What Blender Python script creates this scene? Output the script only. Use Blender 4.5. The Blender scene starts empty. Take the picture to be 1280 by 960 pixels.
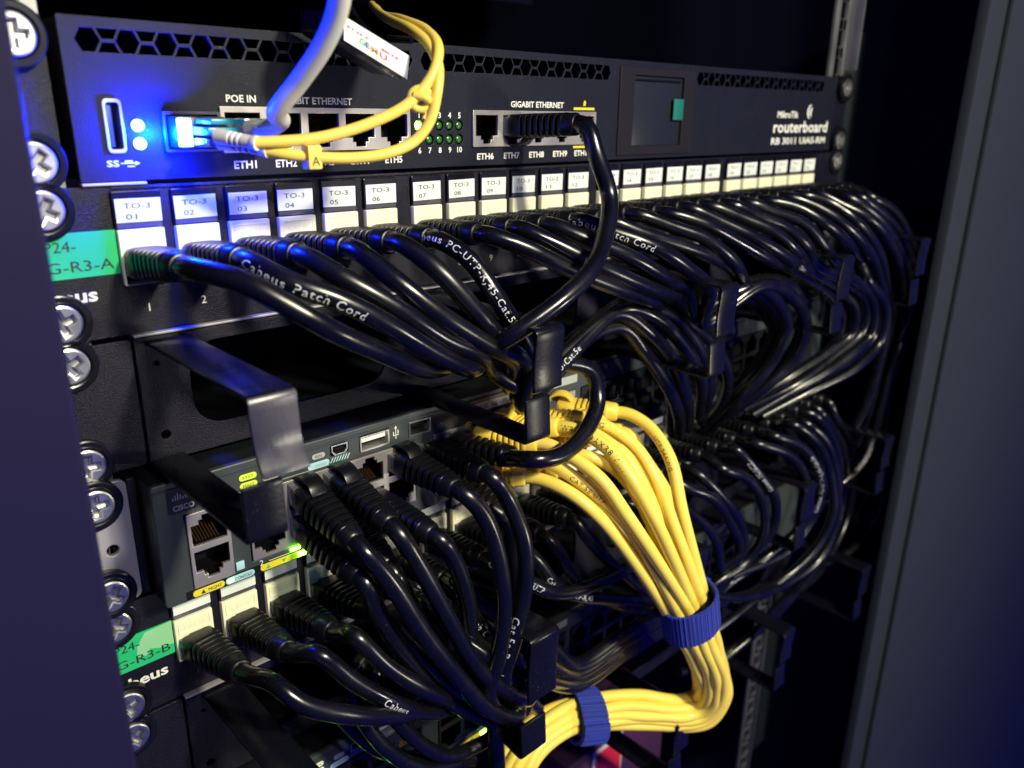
import bpy, bmesh, math, random
from mathutils import Vector, Matrix
random.seed(7)
S = 0.001                                   # everything below is written in millimetres
sc = bpy.context.scene
COL = sc.collection

# ------------------------------------------------------------------ camera
YAW, PITCH, ROLL = 0.758, -0.327, 0.014
CAM = Vector((-50.276, -252.263, -23.393)); FPX = 1003.649
_fw = Vector((math.sin(YAW)*math.cos(PITCH), math.cos(YAW)*math.cos(PITCH), math.sin(PITCH)))
_r = Vector((math.cos(YAW), -math.sin(YAW), 0)); _u = _r.cross(_fw)
_r2 = _r*math.cos(ROLL) + _u*math.sin(ROLL); _u2 = _r2.cross(_fw)
cam = bpy.data.cameras.new('camera'); camo = bpy.data.objects.new('camera', cam); COL.objects.link(camo)
cam.sensor_width = 36; cam.lens = 36*FPX/1280; cam.clip_start = 0.01; cam.clip_end = 50
M = Matrix((_r2, _u2, -_fw)).transposed().to_4x4(); M.translation = CAM*S; camo.matrix_world = M
cam.dof.use_dof = True; cam.dof.focus_distance = 0.29; cam.dof.aperture_fstop = 11.0
sc.camera = camo

# ------------------------------------------------------------------ light
w = bpy.data.worlds.new('World'); sc.world = w; w.use_nodes = True
w.node_tree.nodes['Background'].inputs[0].default_value = (0.006, 0.012, 0.28, 1)
w.node_tree.nodes['Background'].inputs[1].default_value = 0.85
def lamp(name, kind, loc, energy, color, size=None, look=None, shape='DISK'):
    l = bpy.data.lights.new(name, kind); l.energy = energy; l.color = color
    if kind == 'AREA': l.shape = shape; l.size = size*S
    elif kind == 'POINT': l.shadow_soft_size = (size or 2)*S
    o = bpy.data.objects.new(name, l); COL.objects.link(o); o.location = Vector(loc)*S
    if look is not None:
        o.rotation_euler = (Vector(look)-Vector(loc)).to_track_quat('-Z', 'Y').to_euler()
    return o
lamp('aisle_lamp', 'AREA', (215, -780, 350), 11.0, (1.0, 0.95, 0.66), 80, (180, 0, -170))
lamp('near_fill_lamp', 'AREA', (40, -640, 210), 1.3, (1.0, 0.95, 0.70), 60, (180, 0, -120))  # soft fill added to brighten the near side of the grey cable
lamp('low_aisle_lamp', 'AREA', (520, -620, -260), 1.2, (1.0, 0.94, 0.70), 70, (250, 0, -200))
sc.view_settings.view_transform = 'Standard'; sc.view_settings.look = 'None'
sc.view_settings.exposure = 0; sc.view_settings.gamma = 1
sc.cycles.use_denoising = True
sc.cycles.max_bounces = 6
sc.cycles.sample_clamp_indirect = 4

# ------------------------------------------------------------------ materials
def mat(name, col, rough=0.5, metal=0.0, bump=0.0, bscale=1500, emit=None, estr=0, coat=0, var=0.0, trans=0, alpha=1, spec=0.5, dust=0.0):
    m = bpy.data.materials.new(name); m.use_nodes = True; nt = m.node_tree; b = nt.nodes['Principled BSDF']
    b.inputs['Base Color'].default_value = (*col, 1); b.inputs['Roughness'].default_value = rough
    b.inputs['Metallic'].default_value = metal; b.inputs['Coat Weight'].default_value = coat
    b.inputs['Transmission Weight'].default_value = trans; b.inputs['Alpha'].default_value = alpha
    b.inputs['Specular IOR Level'].default_value = spec
    if emit: b.inputs['Emission Color'].default_value = (*emit, 1); b.inputs['Emission Strength'].default_value = estr
    tc = nt.nodes.new('ShaderNodeTexCoord')
    if bump:
        n = nt.nodes.new('ShaderNodeTexNoise'); n.inputs['Scale'].default_value = bscale; n.inputs['Detail'].default_value = 3
        nt.links.new(tc.outputs['Object'], n.inputs['Vector'])
        bp = nt.nodes.new('ShaderNodeBump'); bp.inputs['Strength'].default_value = bump; bp.inputs['Distance'].default_value = 0.0003
        nt.links.new(n.outputs['Fac'], bp.inputs['Height']); nt.links.new(bp.outputs['Normal'], b.inputs['Normal'])
    if var or dust:
        n = nt.nodes.new('ShaderNodeTexNoise'); n.inputs['Scale'].default_value = 60; n.inputs['Detail'].default_value = 6
        nt.links.new(tc.outputs['Object'], n.inputs['Vector'])
        r = nt.nodes.new('ShaderNodeMapRange'); r.inputs['From Min'].default_value = .3; r.inputs['From Max'].default_value = .7
        r.inputs['To Min'].default_value = max(0.03, rough-var*.5); r.inputs['To Max'].default_value = rough+var
        nt.links.new(n.outputs['Fac'], r.inputs['Value']); nt.links.new(r.outputs['Result'], b.inputs['Roughness'])
    if dust:
        n = nt.nodes.new('ShaderNodeTexNoise'); n.inputs['Scale'].default_value = 900; n.inputs['Detail'].default_value = 2
        nt.links.new(tc.outputs['Object'], n.inputs['Vector'])
        r = nt.nodes.new('ShaderNodeValToRGB'); r.color_ramp.elements[0].position = .68; r.color_ramp.elements[1].position = .76
        r.color_ramp.elements[0].color = (*col, 1); r.color_ramp.elements[1].color = (*[min(1, c+dust) for c in col], 1)
        nt.links.new(n.outputs['Fac'], r.inputs['Fac']); nt.links.new(r.outputs['Color'], b.inputs['Base Color'])
    return m
K = {}
K['cable'] = mat('black_cable_pvc', (.0028, .0028, .0045), .23, var=.12, bump=.14, bscale=220, spec=.6, dust=.015)
K['boot'] = mat('black_boot_rubber', (.003, .003, .005), .33, bump=.15, bscale=1200, spec=.4)
K['panel'] = mat('black_powder_coat', (.006, .0055, .015), .36, bump=.9, bscale=2600, var=.08, dust=.02, spec=.3)
K['router'] = mat('router_dark_coat', (.008, .009, .020), .44, bump=.5, bscale=2600, var=.06, dust=.02, spec=.2)
K['switch'] = mat('switch_grey_plastic', (.036, .045, .048), .40, var=.08, bump=.05, dust=.02)
K['switchdark'] = mat('switch_dark_plastic_and_shade', (.006, .007, .010), .35)
K['holder'] = mat('label_holder_black', (.005, .005, .008), .25)
K['ring'] = mat('black_painted_steel', (.004, .004, .009), .24, bump=.12, bscale=900, var=.10, dust=.03, spec=.25)
K['ringlight'] = mat('worn_brushed_steel', (.15, .145, .16), .30, metal=.85, bump=.25, bscale=500, var=.15)
K['post'] = mat('cabinet_charcoal_paint', (.010, .008, .040), .6, spec=.12, bump=.15, bscale=1500)
K['door'] = mat('cabinet_slate_paint', (.024, .028, .038), .6, spec=.15, bump=.15, bscale=1500)
K['steel'] = mat('zinc_plated_steel', (.62, .62, .62), .32, metal=1, var=.1, bump=.06, bscale=400)
K['rail'] = mat('galvanised_rail', (.26, .26, .28), .45, metal=.8, var=.15)
K['silver'] = mat('brushed_bracket', (.42, .40, .46), .42, metal=.35, bump=.1, bscale=900)
K['nickel'] = mat('nickel_shield', (.50, .46, .45), .38, metal=.75, var=.1)
K['hole'] = mat('dark_inside', (.002, .002, .004), .6, spec=.2)
K['gold'] = mat('gold_contacts', (.75, .42, .22), .3, metal=1)
K['cream'] = mat('cream_plastic', (.90, .87, .66), .45, bump=.03)
K['paper'] = mat('white_label_paper', (.74, .78, .78), .55)
K['ink'] = mat('black_ink', (.02, .02, .03), .6)
K['relief'] = mat('cream_relief_lettering', (.80, .77, .58), .5)
K['shelf'] = mat('dark_shelf_paint', (.003, .004, .010), .7, spec=.1)
K['module'] = mat('dark_module_metal', (.10, .10, .13), .35, metal=.8)  # one even dark metal for cage and module
K['white'] = mat('white_print', (.78, .78, .76), .5)
K['grey'] = mat('grey_print', (.36, .38, .38), .5)
K['print'] = mat('cable_white_print', (.62, .64, .66), .5)
K['green'] = mat('green_tape', (.02, .50, .19), .38, var=.1)
K['greenlight'] = mat('pale_green_tape', (.28, .62, .34), .38)
K['yellow'] = mat('yellow_cable_pvc', (.88, .67, .11), .36, var=.12, bump=.14, bscale=220, spec=.5)
K['yellowboot'] = mat('yellow_boot_rubber', (.87, .62, .08), .42)
K['thin'] = mat('yellow_fibre_jacket', (.90, .66, .12), .36)
K['whiteboot'] = mat('white_fibre_boot', (.70, .68, .74), .4)
K['greycable'] = mat('light_grey_cable', (.80, .78, .68), .38, bump=.06, bscale=260)
K['clear'] = mat('clear_plastic', (.80, .82, .86), .08, trans=.9, coat=.5)
K['smoke'] = mat('smoked_clear_plastic', (.14, .14, .18), .12, trans=.4, coat=1)
K['teal'] = mat('teal_plastic', (.02, .33, .42), .3)
K['velcro'] = mat('blue_hook_and_loop', (.012, .035, .50), .85)
K['pillyellow'] = mat('yellow_print', (.72, .58, .03), .5)
K['pillyg'] = mat('lime_print', (.62, .78, .05), .45, emit=(.5, .8, .02), estr=.15)
K['pillblue'] = mat('pale_blue_print', (.36, .60, .70), .5)
K['screen'] = mat('display_film', (.014, .016, .024), .3)
K['bezel'] = mat('display_bezel', (.013, .011, .017), .45, spec=.2)
K['tealsticker'] = mat('teal_sticker', (.004, .13, .11), .5)
K['blueled'] = mat('blue_led', (.1, .2, .9), .3, emit=(.10, .32, 1.0), estr=30)
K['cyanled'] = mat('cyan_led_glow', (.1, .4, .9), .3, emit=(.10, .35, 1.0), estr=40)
K['greenled'] = mat('green_led_lit', (.1, .6, .05), .3, emit=(.30, 1.0, .05), estr=22)
K['dimled'] = mat('green_led_dim', (.025, .12, .02), .25, emit=(.1, .5, .05), estr=.02)
K['red'] = mat('red_card', (.62, .02, .045), .5)
K['purple'] = mat('purple_card', (.05, .012, .055), .6)
K['whitecard'] = mat('white_card', (.62, .56, .62), .6)
K['orange'] = mat('orange_print', (.80, .32, .08), .5)
K['redprint'] = mat('red_print', (.72, .03, .12), .5)
K['blueprint'] = mat('blue_print', (.03, .05, .55), .5)
K['greenprint'] = mat('green_print', (.02, .48, .10), .5)
K['wall'] = mat('cabinet_back_black', (.003, .004, .020), .9, spec=.1)
K['walllite'] = mat('cabinet_side_slate', (.010, .015, .022), .6)
# ribbed weave on the velcro
def weave(m):
    nt = m.node_tree; b = nt.nodes['Principled BSDF']
    uv = nt.nodes.new('ShaderNodeUVMap'); wv = nt.nodes.new('ShaderNodeTexWave'); wv.inputs['Scale'].default_value = 9
    wv.inputs['Distortion'].default_value = .6; wv.inputs['Detail'].default_value = 2; wv.bands_direction = 'X'
    nt.links.new(uv.outputs['UV'], wv.inputs['Vector'])
    n = nt.nodes.new('ShaderNodeTexNoise'); n.inputs['Scale'].default_value = 120; nt.links.new(uv.outputs['UV'], n.inputs['Vector'])
    ad = nt.nodes.new('ShaderNodeMath'); ad.operation = 'ADD'; nt.links.new(wv.outputs['Fac'], ad.inputs[0]); nt.links.new(n.outputs['Fac'], ad.inputs[1])
    bp = nt.nodes.new('ShaderNodeBump'); bp.inputs['Strength'].default_value = 1; bp.inputs['Distance'].default_value = .0016
    nt.links.new(ad.outputs[0], bp.inputs['Height']); nt.links.new(bp.outputs['Normal'], b.inputs['Normal'])
    b.inputs['Sheen Weight'].default_value = .12; b.inputs['Sheen Tint'].default_value = (.3, .4, 1, 1)
    r = nt.nodes.new('ShaderNodeValToRGB'); r.color_ramp.elements[0].color = (.010, .026, .40, 1); r.color_ramp.elements[1].color = (.035, .08, .85, 1)
    nt.links.new(n.outputs['Fac'], r.inputs['Fac']); r.color_ramp.elements[0].position = .3; r.color_ramp.elements[1].position = .6
    nt.links.new(r.outputs['Color'], b.inputs['Base Color'])
weave(K['velcro'])
# stretched scratches on the worn ring plate
def brushed(m, sx, sz):
    nt = m.node_tree; n = [x for x in nt.nodes if x.type == 'TEX_NOISE'][0]
    mp = nt.nodes.new('ShaderNodeMapping'); mp.inputs['Scale'].default_value = (sx, 1, sz)
    tc = [x for x in nt.nodes if x.type == 'TEX_COORD'][0]
    nt.links.new(tc.outputs['Object'], mp.inputs['Vector']); nt.links.new(mp.outputs['Vector'], n.inputs['Vector'])
brushed(K['ringlight'], 8, .35)

# ------------------------------------------------------------------ helpers
def at(px, py, Y):
    d = _fw + _r2*((px-640)/FPX) - _u2*((py-480)/FPX)
    return CAM + d*((Y-CAM.y)/d.y)
def V(*a): return Vector(a)
def tag(o, label=None, cat=None, group=None, kind=None):
    if label: o['label'] = label
    if cat: o['category'] = cat
    if group: o['group'] = group
    if kind: o['kind'] = kind
    return o
def empty(name, loc, label, cat, group=None):
    o = bpy.data.objects.new(name, None); o.empty_display_size = .01; COL.objects.link(o)
    o.location = Vector(loc)*S; o['org'] = 0; del o['org']
    return tag(o, label, cat, group)
WM = {}
def put(name, me, m, parent=None, smooth=True):
    o = bpy.data.objects.new(name, me); COL.objects.link(o)
    if m and not me.materials: me.materials.append(m)
    if parent is not None:
        o.parent = parent; o.matrix_parent_inverse = world_of(parent).inverted()
    if smooth:
        me.polygons.foreach_set('use_smooth', [True]*len(me.polygons)); me.update()
        try: me.set_sharp_from_angle(angle=math.radians(38))
        except Exception: pass
    return o
def world_of(p):
    return Matrix.Translation(p.location) if p.type == 'EMPTY' else WM.get(p.name, Matrix.Identity(4))
class MB:
    """collects shapes given in mm and links them as one mesh object"""
    def __init__(s): s.v = []; s.f = []; s.mi = []
    def add(s, vs, fs, mi=0):
        n = len(s.v); s.v += [Vector(v) for v in vs]; s.f += [tuple(i+n for i in f) for f in fs]; s.mi += [mi]*len(fs)
    def box(s, a, b, mi=0, mtx=None):
        (x0, y0, z0), (x1, y1, z1) = a, b
        vs = [(x0,y0,z0),(x1,y0,z0),(x1,y1,z0),(x0,y1,z0),(x0,y0,z1),(x1,y0,z1),(x1,y1,z1),(x0,y1,z1)]
        if mtx: vs = [mtx @ Vector(v) for v in vs]
        s.add(vs, [(0,3,2,1),(4,5,6,7),(0,1,5,4),(1,2,6,5),(2,3,7,6),(3,0,4,7)], mi)
    def mesh(s, name, mats, bevel=0):
        me = bpy.data.meshes.new(name); me.from_pydata([v*S for v in s.v], [], s.f)
        for m in (mats if isinstance(mats, (list, tuple)) else [mats]): me.materials.append(m)
        me.polygons.foreach_set('material_index', s.mi)
        if bevel:
            bm = bmesh.new(); bm.from_mesh(me)
            es = [e for e in bm.edges if len(e.link_faces) == 2 and e.calc_face_angle(0) > .6]
            bmesh.ops.bevel(bm, geom=es, offset=bevel*S, segments=2, affect='EDGES', profile=.5, clamp_overlap=True)
            bm.to_mesh(me); bm.free()
        me.update(); return me
    def build(s, name, mats, parent=None, bevel=0, smooth=True):
        return put(name, s.mesh(name, mats, bevel), None, parent, smooth)
def box(name, a, b, m, parent=None, bevel=.3):
    q = MB(); q.box(a, b); return q.build(name, m, parent, bevel)
# flat plate with real holes, from 2D curve outlines in the X-Z plane
def rrect(x0, z0, x1, z1, r=0, n=6):
    if r <= 0: return [(x0,z0),(x1,z0),(x1,z1),(x0,z1)]
    out = []
    for cx, cz, a0 in ((x1-r,z0+r,-90),(x1-r,z1-r,0),(x0+r,z1-r,90),(x0+r,z0+r,180)):
        for k in range(n+1):
            a = math.radians(a0+90*k/n); out.append((cx+r*math.cos(a), cz+r*math.sin(a)))
    return out
def circ(x, z, r, n=24): return [(x+r*math.cos(2*math.pi*k/n), z+r*math.sin(2*math.pi*k/n)) for k in range(n)]
def plate_mesh(name, loops, Y0, Y1, bevel=0, m=None):
    cu = bpy.data.curves.new('tmp', 'CURVE'); cu.dimensions = '2D'; cu.fill_mode = 'BOTH'
    cu.extrude = max(0, abs(Y1-Y0)/2-bevel); cu.bevel_depth = bevel; cu.bevel_resolution = 1; cu.offset = -bevel
    for lp in loops:
        sp = cu.splines.new('POLY'); sp.points.add(len(lp)-1)
        for p, (x, z) in zip(sp.points, lp): p.co = (x, z, 0, 1)
        sp.use_cyclic_u = True
    o = bpy.data.objects.new('tmp', cu); COL.objects.link(o)
    dg = bpy.context.evaluated_depsgraph_get(); dg.update()
    me = bpy.data.meshes.new_from_object(o.evaluated_get(dg), depsgraph=dg)
    bpy.data.objects.remove(o); bpy.data.curves.remove(cu)
    ym = (Y0+Y1)/2
    for v in me.vertices:
        x, z, e = v.co; v.co = (x*S, (ym-e)*S, z*S)
    me.materials.clear()
    if m: me.materials.append(m)
    me.update(); me.name = name
    return me
def plate(name, loops, Y0, Y1, m, parent=None, bevel=.2):
    return put(name, plate_mesh(name, loops, Y0, Y1, bevel, m), None, parent)
# lettering
_tc = {}
def text_geo(s, size, spacing=1.0, bold=0.0):
    k = (s, size, spacing, bold)
    if k in _tc: return _tc[k]
    cu = bpy.data.curves.new('t', 'FONT'); cu.body = s; cu.size = size; cu.space_character = spacing; cu.resolution_u = 2; cu.offset = bold
    o = bpy.data.objects.new('t', cu); COL.objects.link(o)
    dg = bpy.context.evaluated_depsgraph_get(); dg.update()
    me = bpy.data.meshes.new_from_object(o.evaluated_get(dg), depsgraph=dg)
    bpy.data.objects.remove(o); bpy.data.curves.remove(cu)
    vs = [(v.co.x, v.co.y) for v in me.vertices]; fs = [tuple(p.vertices) for p in me.polygons]
    bpy.data.meshes.remove(me)
    _tc[k] = (vs, fs); return _tc[k]
class Let:
    """several strings on the X-Z plane as one mesh"""
    def __init__(s): s.mb = MB()
    def put(s, t, x, z, size, Y, w=None, align='L', sp=1.0, sx=1.0, slope=0.0, bold=0.0, mi=0, flip=False):
        vs, fs = text_geo(t, size, sp, bold)
        if not vs: return s
        x0 = min(v[0] for v in vs); x1 = max(v[0] for v in vs)
        k = (w/(x1-x0)) if w else sx
        off = {'L': 0, 'C': -(x1-x0)*k/2, 'R': -(x1-x0)*k}[align]
        s.mb.add([(x+off+(a-x0)*k, Y, z+b+slope*((a-x0)*k)) for a, b in vs], fs, mi)
        return s
    def build(s, name, m, parent): return s.mb.build(name, m, parent, smooth=False)
# tubes
def catmull(pts, step=2.0):
    P = [pts[0]*2-pts[1]] + pts + [pts[-1]*2-pts[-2]]
    out = []
    for i in range(1, len(P)-2):
        p0, p1, p2, p3 = P[i-1:i+3]
        t0 = 0; t1 = t0+max(1e-3, (p1-p0).length)**.5; t2 = t1+max(1e-3, (p2-p1).length)**.5; t3 = t2+max(1e-3, (p3-p2).length)**.5
        n = max(2, int((p2-p1).length/step))
        for k in range(n):
            t = t1+(t2-t1)*k/n
            A1 = p0*((t1-t)/(t1-t0))+p1*((t-t0)/(t1-t0)); A2 = p1*((t2-t)/(t2-t1))+p2*((t-t1)/(t2-t1)); A3 = p2*((t3-t)/(t3-t2))+p3*((t-t2)/(t3-t2))
            B1 = A1*((t2-t)/(t2-t0))+A2*((t-t0)/(t2-t0)); B2 = A2*((t3-t)/(t3-t1))+A3*((t-t1)/(t3-t1))
            out.append(B1*((t2-t)/(t2-t1))+B2*((t-t1)/(t2-t1)))
    out.append(pts[-1]); return out
def smoothpath(p, it=2):
    for _ in range(it):
        p = [p[0], p[1]]+[(p[i-1]+p[i]*2+p[i+1])/4 for i in range(2, len(p)-2)]+[p[-2], p[-1]]
    return p
def frames(path):
    T = [(path[min(i+1, len(path)-1)]-path[max(i-1, 0)]).normalized() for i in range(len(path))]
    n = T[0].cross(Vector((0, 0, 1)))
    if n.length < .1: n = T[0].cross(Vector((1, 0, 0)))
    n.normalize(); out = []
    for t in T:
        n = (n-t*n.dot(t)).normalized(); out.append((t, n, t.cross(n)))
    return out
def tube_mb(mb, path, r, sides=14, caps=True, prof=None, mi=0):
    fr = frames(path); vs = []; fs = []
    for i, (p, (t, a, b)) in enumerate(zip(path, fr)):
        rr = prof(i/(len(path)-1)) if prof else r
        for k in range(sides):
            g = 2*math.pi*k/sides; vs.append(p+(a*math.cos(g)+b*math.sin(g))*rr)
    for i in range(len(path)-1):
        for k in range(sides):
            k2 = (k+1) % sides; fs.append((i*sides+k, i*sides+k2, (i+1)*sides+k2, (i+1)*sides+k))
    if caps: fs += [tuple(reversed(range(sides))), tuple(range((len(path)-1)*sides, len(path)*sides))]
    mb.add(vs, fs, mi)
def ra(a, b): return a+(b-a)*random.random()
def arclen(path):
    s = [0]
    for i in range(1, len(path)): s.append(s[-1]+(path[i]-path[i-1]).length)
    return s
def cable_print(path, r, string, s0, size, m, parent, turn=0.0, rev=False, name='printing'):
    """lettering wrapped on the jacket, starting s0 mm along it"""
    vs, fs = text_geo(string, size, 1.15)
    L = arclen(path); fr = frames(path)
    # reference side: the side that faces outward from the rack, towards the aisle
    out = []
    w = max(v[0] for v in vs)
    for a, b in vs:
        s = s0+(w-a if rev else a); s = min(max(s, 0.1), L[-1]-.1)
        i = next(j for j in range(1, len(L)) if L[j] >= s)
        u = (s-L[i-1])/(L[i]-L[i-1]+1e-9); p = path[i-1].lerp(path[i], u); t = fr[i-1][0].lerp(fr[i][0], u).normalized()
        n = (CAM-p); n = (n-t*n.dot(t)).normalized(); side = t.cross(n)
        h = (b-size*.35)*(-1 if rev else 1)
        ph = -h/r+turn
        out.append(p+(n*math.cos(ph)+side*math.sin(ph))*(r+.06))
    mb = MB(); mb.add(out, fs); return mb.build(name, m, parent, smooth=False)
# boots (ribbed strain relief) : shared meshes, placed by matrix
def superring(w, h, n, N=28):
    o = []
    for k in range(N):
        g = 2*math.pi*k/N; c, s = math.cos(g), math.sin(g)
        o.append((math.copysign(abs(c)**(2/n), c)*w/2, math.copysign(abs(s)**(2/n), s)*h/2))
    return o
def boot_mesh(name, L=28, w0=11.8, h0=8.6, rend=4.4, m=None, ribs=6, flat=.22):
    # along local +Y from 0 to L, plug side at 0
    st = []                        # (y, w, h, n)
    def prof(u):
        e = max(0, (u-.25)/.75)
        return w0*(1-e)+rend*2.05*e, h0*(1-e)+rend*2.0*e, 5*(1-e)+2.3*e
    st += [(0, w0*.9, h0*.9, 5), (.4, w0, h0, 5), (L*flat, w0, h0, 5)]
    y = L*flat; step = (L*.84-y)/ribs
    for i in range(ribs):
        for dy, k in ((.0, .64), (.40, .64), (.44, 1.0), (.97, 1.0)):
            yy = y+step*(i+dy); w_, h_, n_ = prof(yy/L); st.append((yy, w_*k if k < 1 else w_, h_*k if k < 1 else h_, n_))
    w_, h_, n_ = prof(.9)
    st += [(L*.845, w_*.98, h_*.98, n_), (L*.97, rend*1.95, rend*1.95, 2.1), (L, rend*1.7, rend*1.7, 2), (L+.2, 5.4, 5.4, 2)]
    mb = MB(); N = 28; vs = []; fs = []
    for (yy, w_, h_, n_) in st: vs += [(a, yy, b) for a, b in superring(w_, h_, n_, N)]
    for i in range(len(st)-1):
        for k in range(N):
            k2 = (k+1) % N; fs.append((i*N+k, (i+1)*N+k, (i+1)*N+k2, i*N+k2))
    fs += [tuple(range(N)), tuple(reversed(range((len(st)-1)*N, len(st)*N)))]
    mb.add(vs, fs)
    # central spine that ties the ribs top and bottom
    return mb.mesh(name, m, .12)
BOOT = boot_mesh('boot_black', 28, 12, 9.6, m=K['boot'])
BOOTL = boot_mesh('boot_black_long', 31, 12, 9.4, m=K['boot'], ribs=7)
BOOTY = boot_mesh('boot_yellow', 27, 11.6, 8.4, 4.2, K['yellowboot'], ribs=6, flat=.3)
_mb = MB(); _mb.box((-5.85, -9, -3.6), (5.85, 1.5, 3.6)); PLUG = _mb.mesh('plug_clear', K['clear'], .4)
_mb = MB(); _mb.box((-5.85, -9, -3.6), (5.85, 1.5, 3.6)); PLUGB = _mb.mesh('plug_smoke', K['smoke'], .4)
# latch hood: an arched tongue over the plug
def latch_mesh(m, name):
    pth = [V(0, -5, 4.2), V(0, -2.5, 6.8), V(0, 1.0, 7.8), V(0, 4.5, 7.0), V(0, 7, 4.6)]
    pth = catmull(pth, 1)
    mb = MB(); n = len(pth); vs = []; fs = []
    for i, p in enumerate(pth):
        t = (pth[min(i+1, n-1)]-pth[max(i-1, 0)]).normalized(); nn = V(0, -t.z, t.y)
        hw = 3.2 if i < n*.7 else 3.2+.0*i
        for x, q in ((-hw, 0), (hw, 0), (hw, -.9), (-hw, -.9)): vs.append(p+V(x, 0, 0)+nn*q)
    for i in range(n-1):
        for k in range(4):
            k2 = (k+1) % 4; fs.append((i*4+k, i*4+k2, (i+1)*4+k2, (i+1)*4+k))
    fs += [(3, 2, 1, 0), tuple(range((n-1)*4, n*4))]
    mb.add(vs, fs); return mb.mesh(name, m, .15)
LATCH = latch_mesh(K['boot'], 'latch_black'); LATCHY = latch_mesh(K['yellowboot'], 'latch_yellow')
def orient(root, end, roll=0.0):
    y = (end-root).normalized(); x = y.cross(Vector((0, 0, 1))).normalized()*1.0; z = x.cross(y)
    m = Matrix((x, y, z)).transposed().to_4x4() @ Matrix.Rotation(roll, 4, 'Y'); m.translation = root*S
    return m
def place(name, me, mtx, parent):
    o = bpy.data.objects.new(name, me); COL.objects.link(o); o.parent = parent
    o.matrix_parent_inverse = world_of(parent).inverted(); o.matrix_basis = mtx; WM[o.name] = mtx.copy()
    for p in me.polygons: p.use_smooth = True
    try: me.set_sharp_from_angle(angle=math.radians(40))
    except Exception: pass
    return o
def pts(spec):
    out = []
    for q in spec:
        if q[0] == 'w': out.append(Vector(q[1:]))
        else: out.append(at(*q))
    return out
def onward(a, b):
    """drop ring points the cord has already passed"""
    x = at(*a[-1]).x; return a+[q for q in b if q[0] != 'w' or q[1] > x+5]
def cord(root, end, spec, label, group, r=3.0, kind='black', latch=False, prints=(), cat='patch cord', name='patch_cable', roll=0.0, long=False, jit=.5):
    root = Vector(root); end = Vector(end)
    t = empty(name, root, label, cat, group)
    bm_ = {'black': BOOTL if long else BOOT, 'yellow': BOOTY}[kind]
    L0 = {'black': 31 if long else 28, 'yellow': 27}[kind]
    mtx = orient(root, end, roll)
    d = (end-root).normalized(); sc_ = 1
    place('plug', PLUG if kind == 'yellow' else PLUGB, mtx, t)
    b = place('boot', bm_, mtx, t)
    if latch: place('latch_tab', LATCH if kind == 'black' else LATCHY, mtx, b)
    e = root+d*(L0-1.5)
    wp = pts(spec); wp = [p+V(ra(-1, 1), ra(-1, 1), ra(-1, 1))*jit for p in wp]
    P = [root+d*(L0-8), e, e+d*5]+wp
    path = smoothpath(catmull(P, 2.0), 3)
    mb = MB(); tube_mb(mb, path, r)
    c = mb.build('cable', K['cable'] if kind == 'black' else K['yellow'], t)
    for pr in prints:
        s, s0, size, turn = pr[:4]; rev = pr[4] if len(pr) > 4 else False
        cable_print(path, r, s, s0, size, K['print'] if kind == 'black' else K['ink'], c, turn, rev)
    return t, path
U = 44.45
def PX(i): return 33.9+17.03*i+4*(i//6)

# ================================================================== the cabinet
def structure(o): o['kind'] = 'structure'; return o
structure(box('back_wall', (-80, 620, -1000), (700, 628, 300), K['wall'], None, 0))
structure(box('side_wall', (545, -60, -1000), (552, 618, 300), K['wall'], None, 0))
structure(box('side_wall', (-80, -60, -1000), (-73, 618, 300), K['wall'], None, 0))
structure(box('ceiling', (-72, -60, 262), (544, 618, 270), K['wall'], None, 0))
structure(box('floor', (-72, -40, -990), (544, 618, -980), K['wall'], None, 0))
t = empty('cabinet_post', (-60, -70, -300), 'dark plum grey painted cabinet front post at the left, out of focus', 'cabinet post')
q = plate('post_face', [rrect(-150, -700, -8, 200, 0)], -74, -70, K['post'], t, 1.2)
box('post_return', (-12, -69.8, -700), (-8.6, -46, 200), K['post'], t, .5)
t = empty('cabinet_post', (500, -70, -300), 'tall slate grey cabinet front post and door edge at the right', 'cabinet post')
plate('post_face', [rrect(489, -2500, 560, 900, 0)], -73, -66, K['door'], t, 1.0)
plate('door_panel', [rrect(516, -2500, 3500, 900, 0)], -76.5, -73.3, K['door'], t, .8)
# mounting rails
for X0, X1, lab in ((0.5, 17, 'galvanised left mounting rail behind the equipment ears'), (457, 477, 'perforated steel right mounting rail, bare above the router and below the cable rings')):
    t = empty('mounting_rail', ((X0+X1)/2, 4, -400), lab, 'mounting rail')
    holes = []
    k = -1
    for n in range(-4, 20):
        for dz in (-6.35, -22.2, -38.1):
            z = -U*n+dz; xc = (X0+X1)/2
            if z > -700: holes.append(rrect(xc-3.6, z-4.8, xc+3.6, z+4.8))
    plate('rail_face', [rrect(X0, -700, X1, 170, 0)]+holes, 2.2, 4.4, K['rail'], t, .25)
    xi = X1-2
    box('rail_flange', (xi, 4.5, -700), (xi+2, 12 if X0 > 100 else 40, 170), K['rail'], t, .2)
    box('rail_flange', (X1-1.2 if X0 > 100 else X0, -6 if X0 > 100 else 4.5, 4) , ((X1 if X0 > 100 else X0+2), 2.1 if X0 > 100 else 40, 170), K['rail'], t, .2)
t = empty('side_bracket', (520, 20, -150), 'dark slate steel side plate behind the right mounting rail', 'bracket')
box('plate', (484, 14, -560), (528, 17, 30), K['walllite'], t, .5)
# rear parts seen faintly above the router
t = empty('rear_crossbar', (300, 330, 60), 'dim slotted crossbar deep inside the cabinet above the router', 'crossbar')
plate('bar', [rrect(150, 70, 520, 150, 0)]+[rrect(x, 93, x+11, 106, 1) for x in range(240, 500, 34)], 330, 334, K['wall'], t, .3)
q = MB()
for x in range(240, 500, 34): q.box((x-1, 336, 92), (x+12, 340, 107))
q.build('backing', K['silver'], t)

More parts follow.
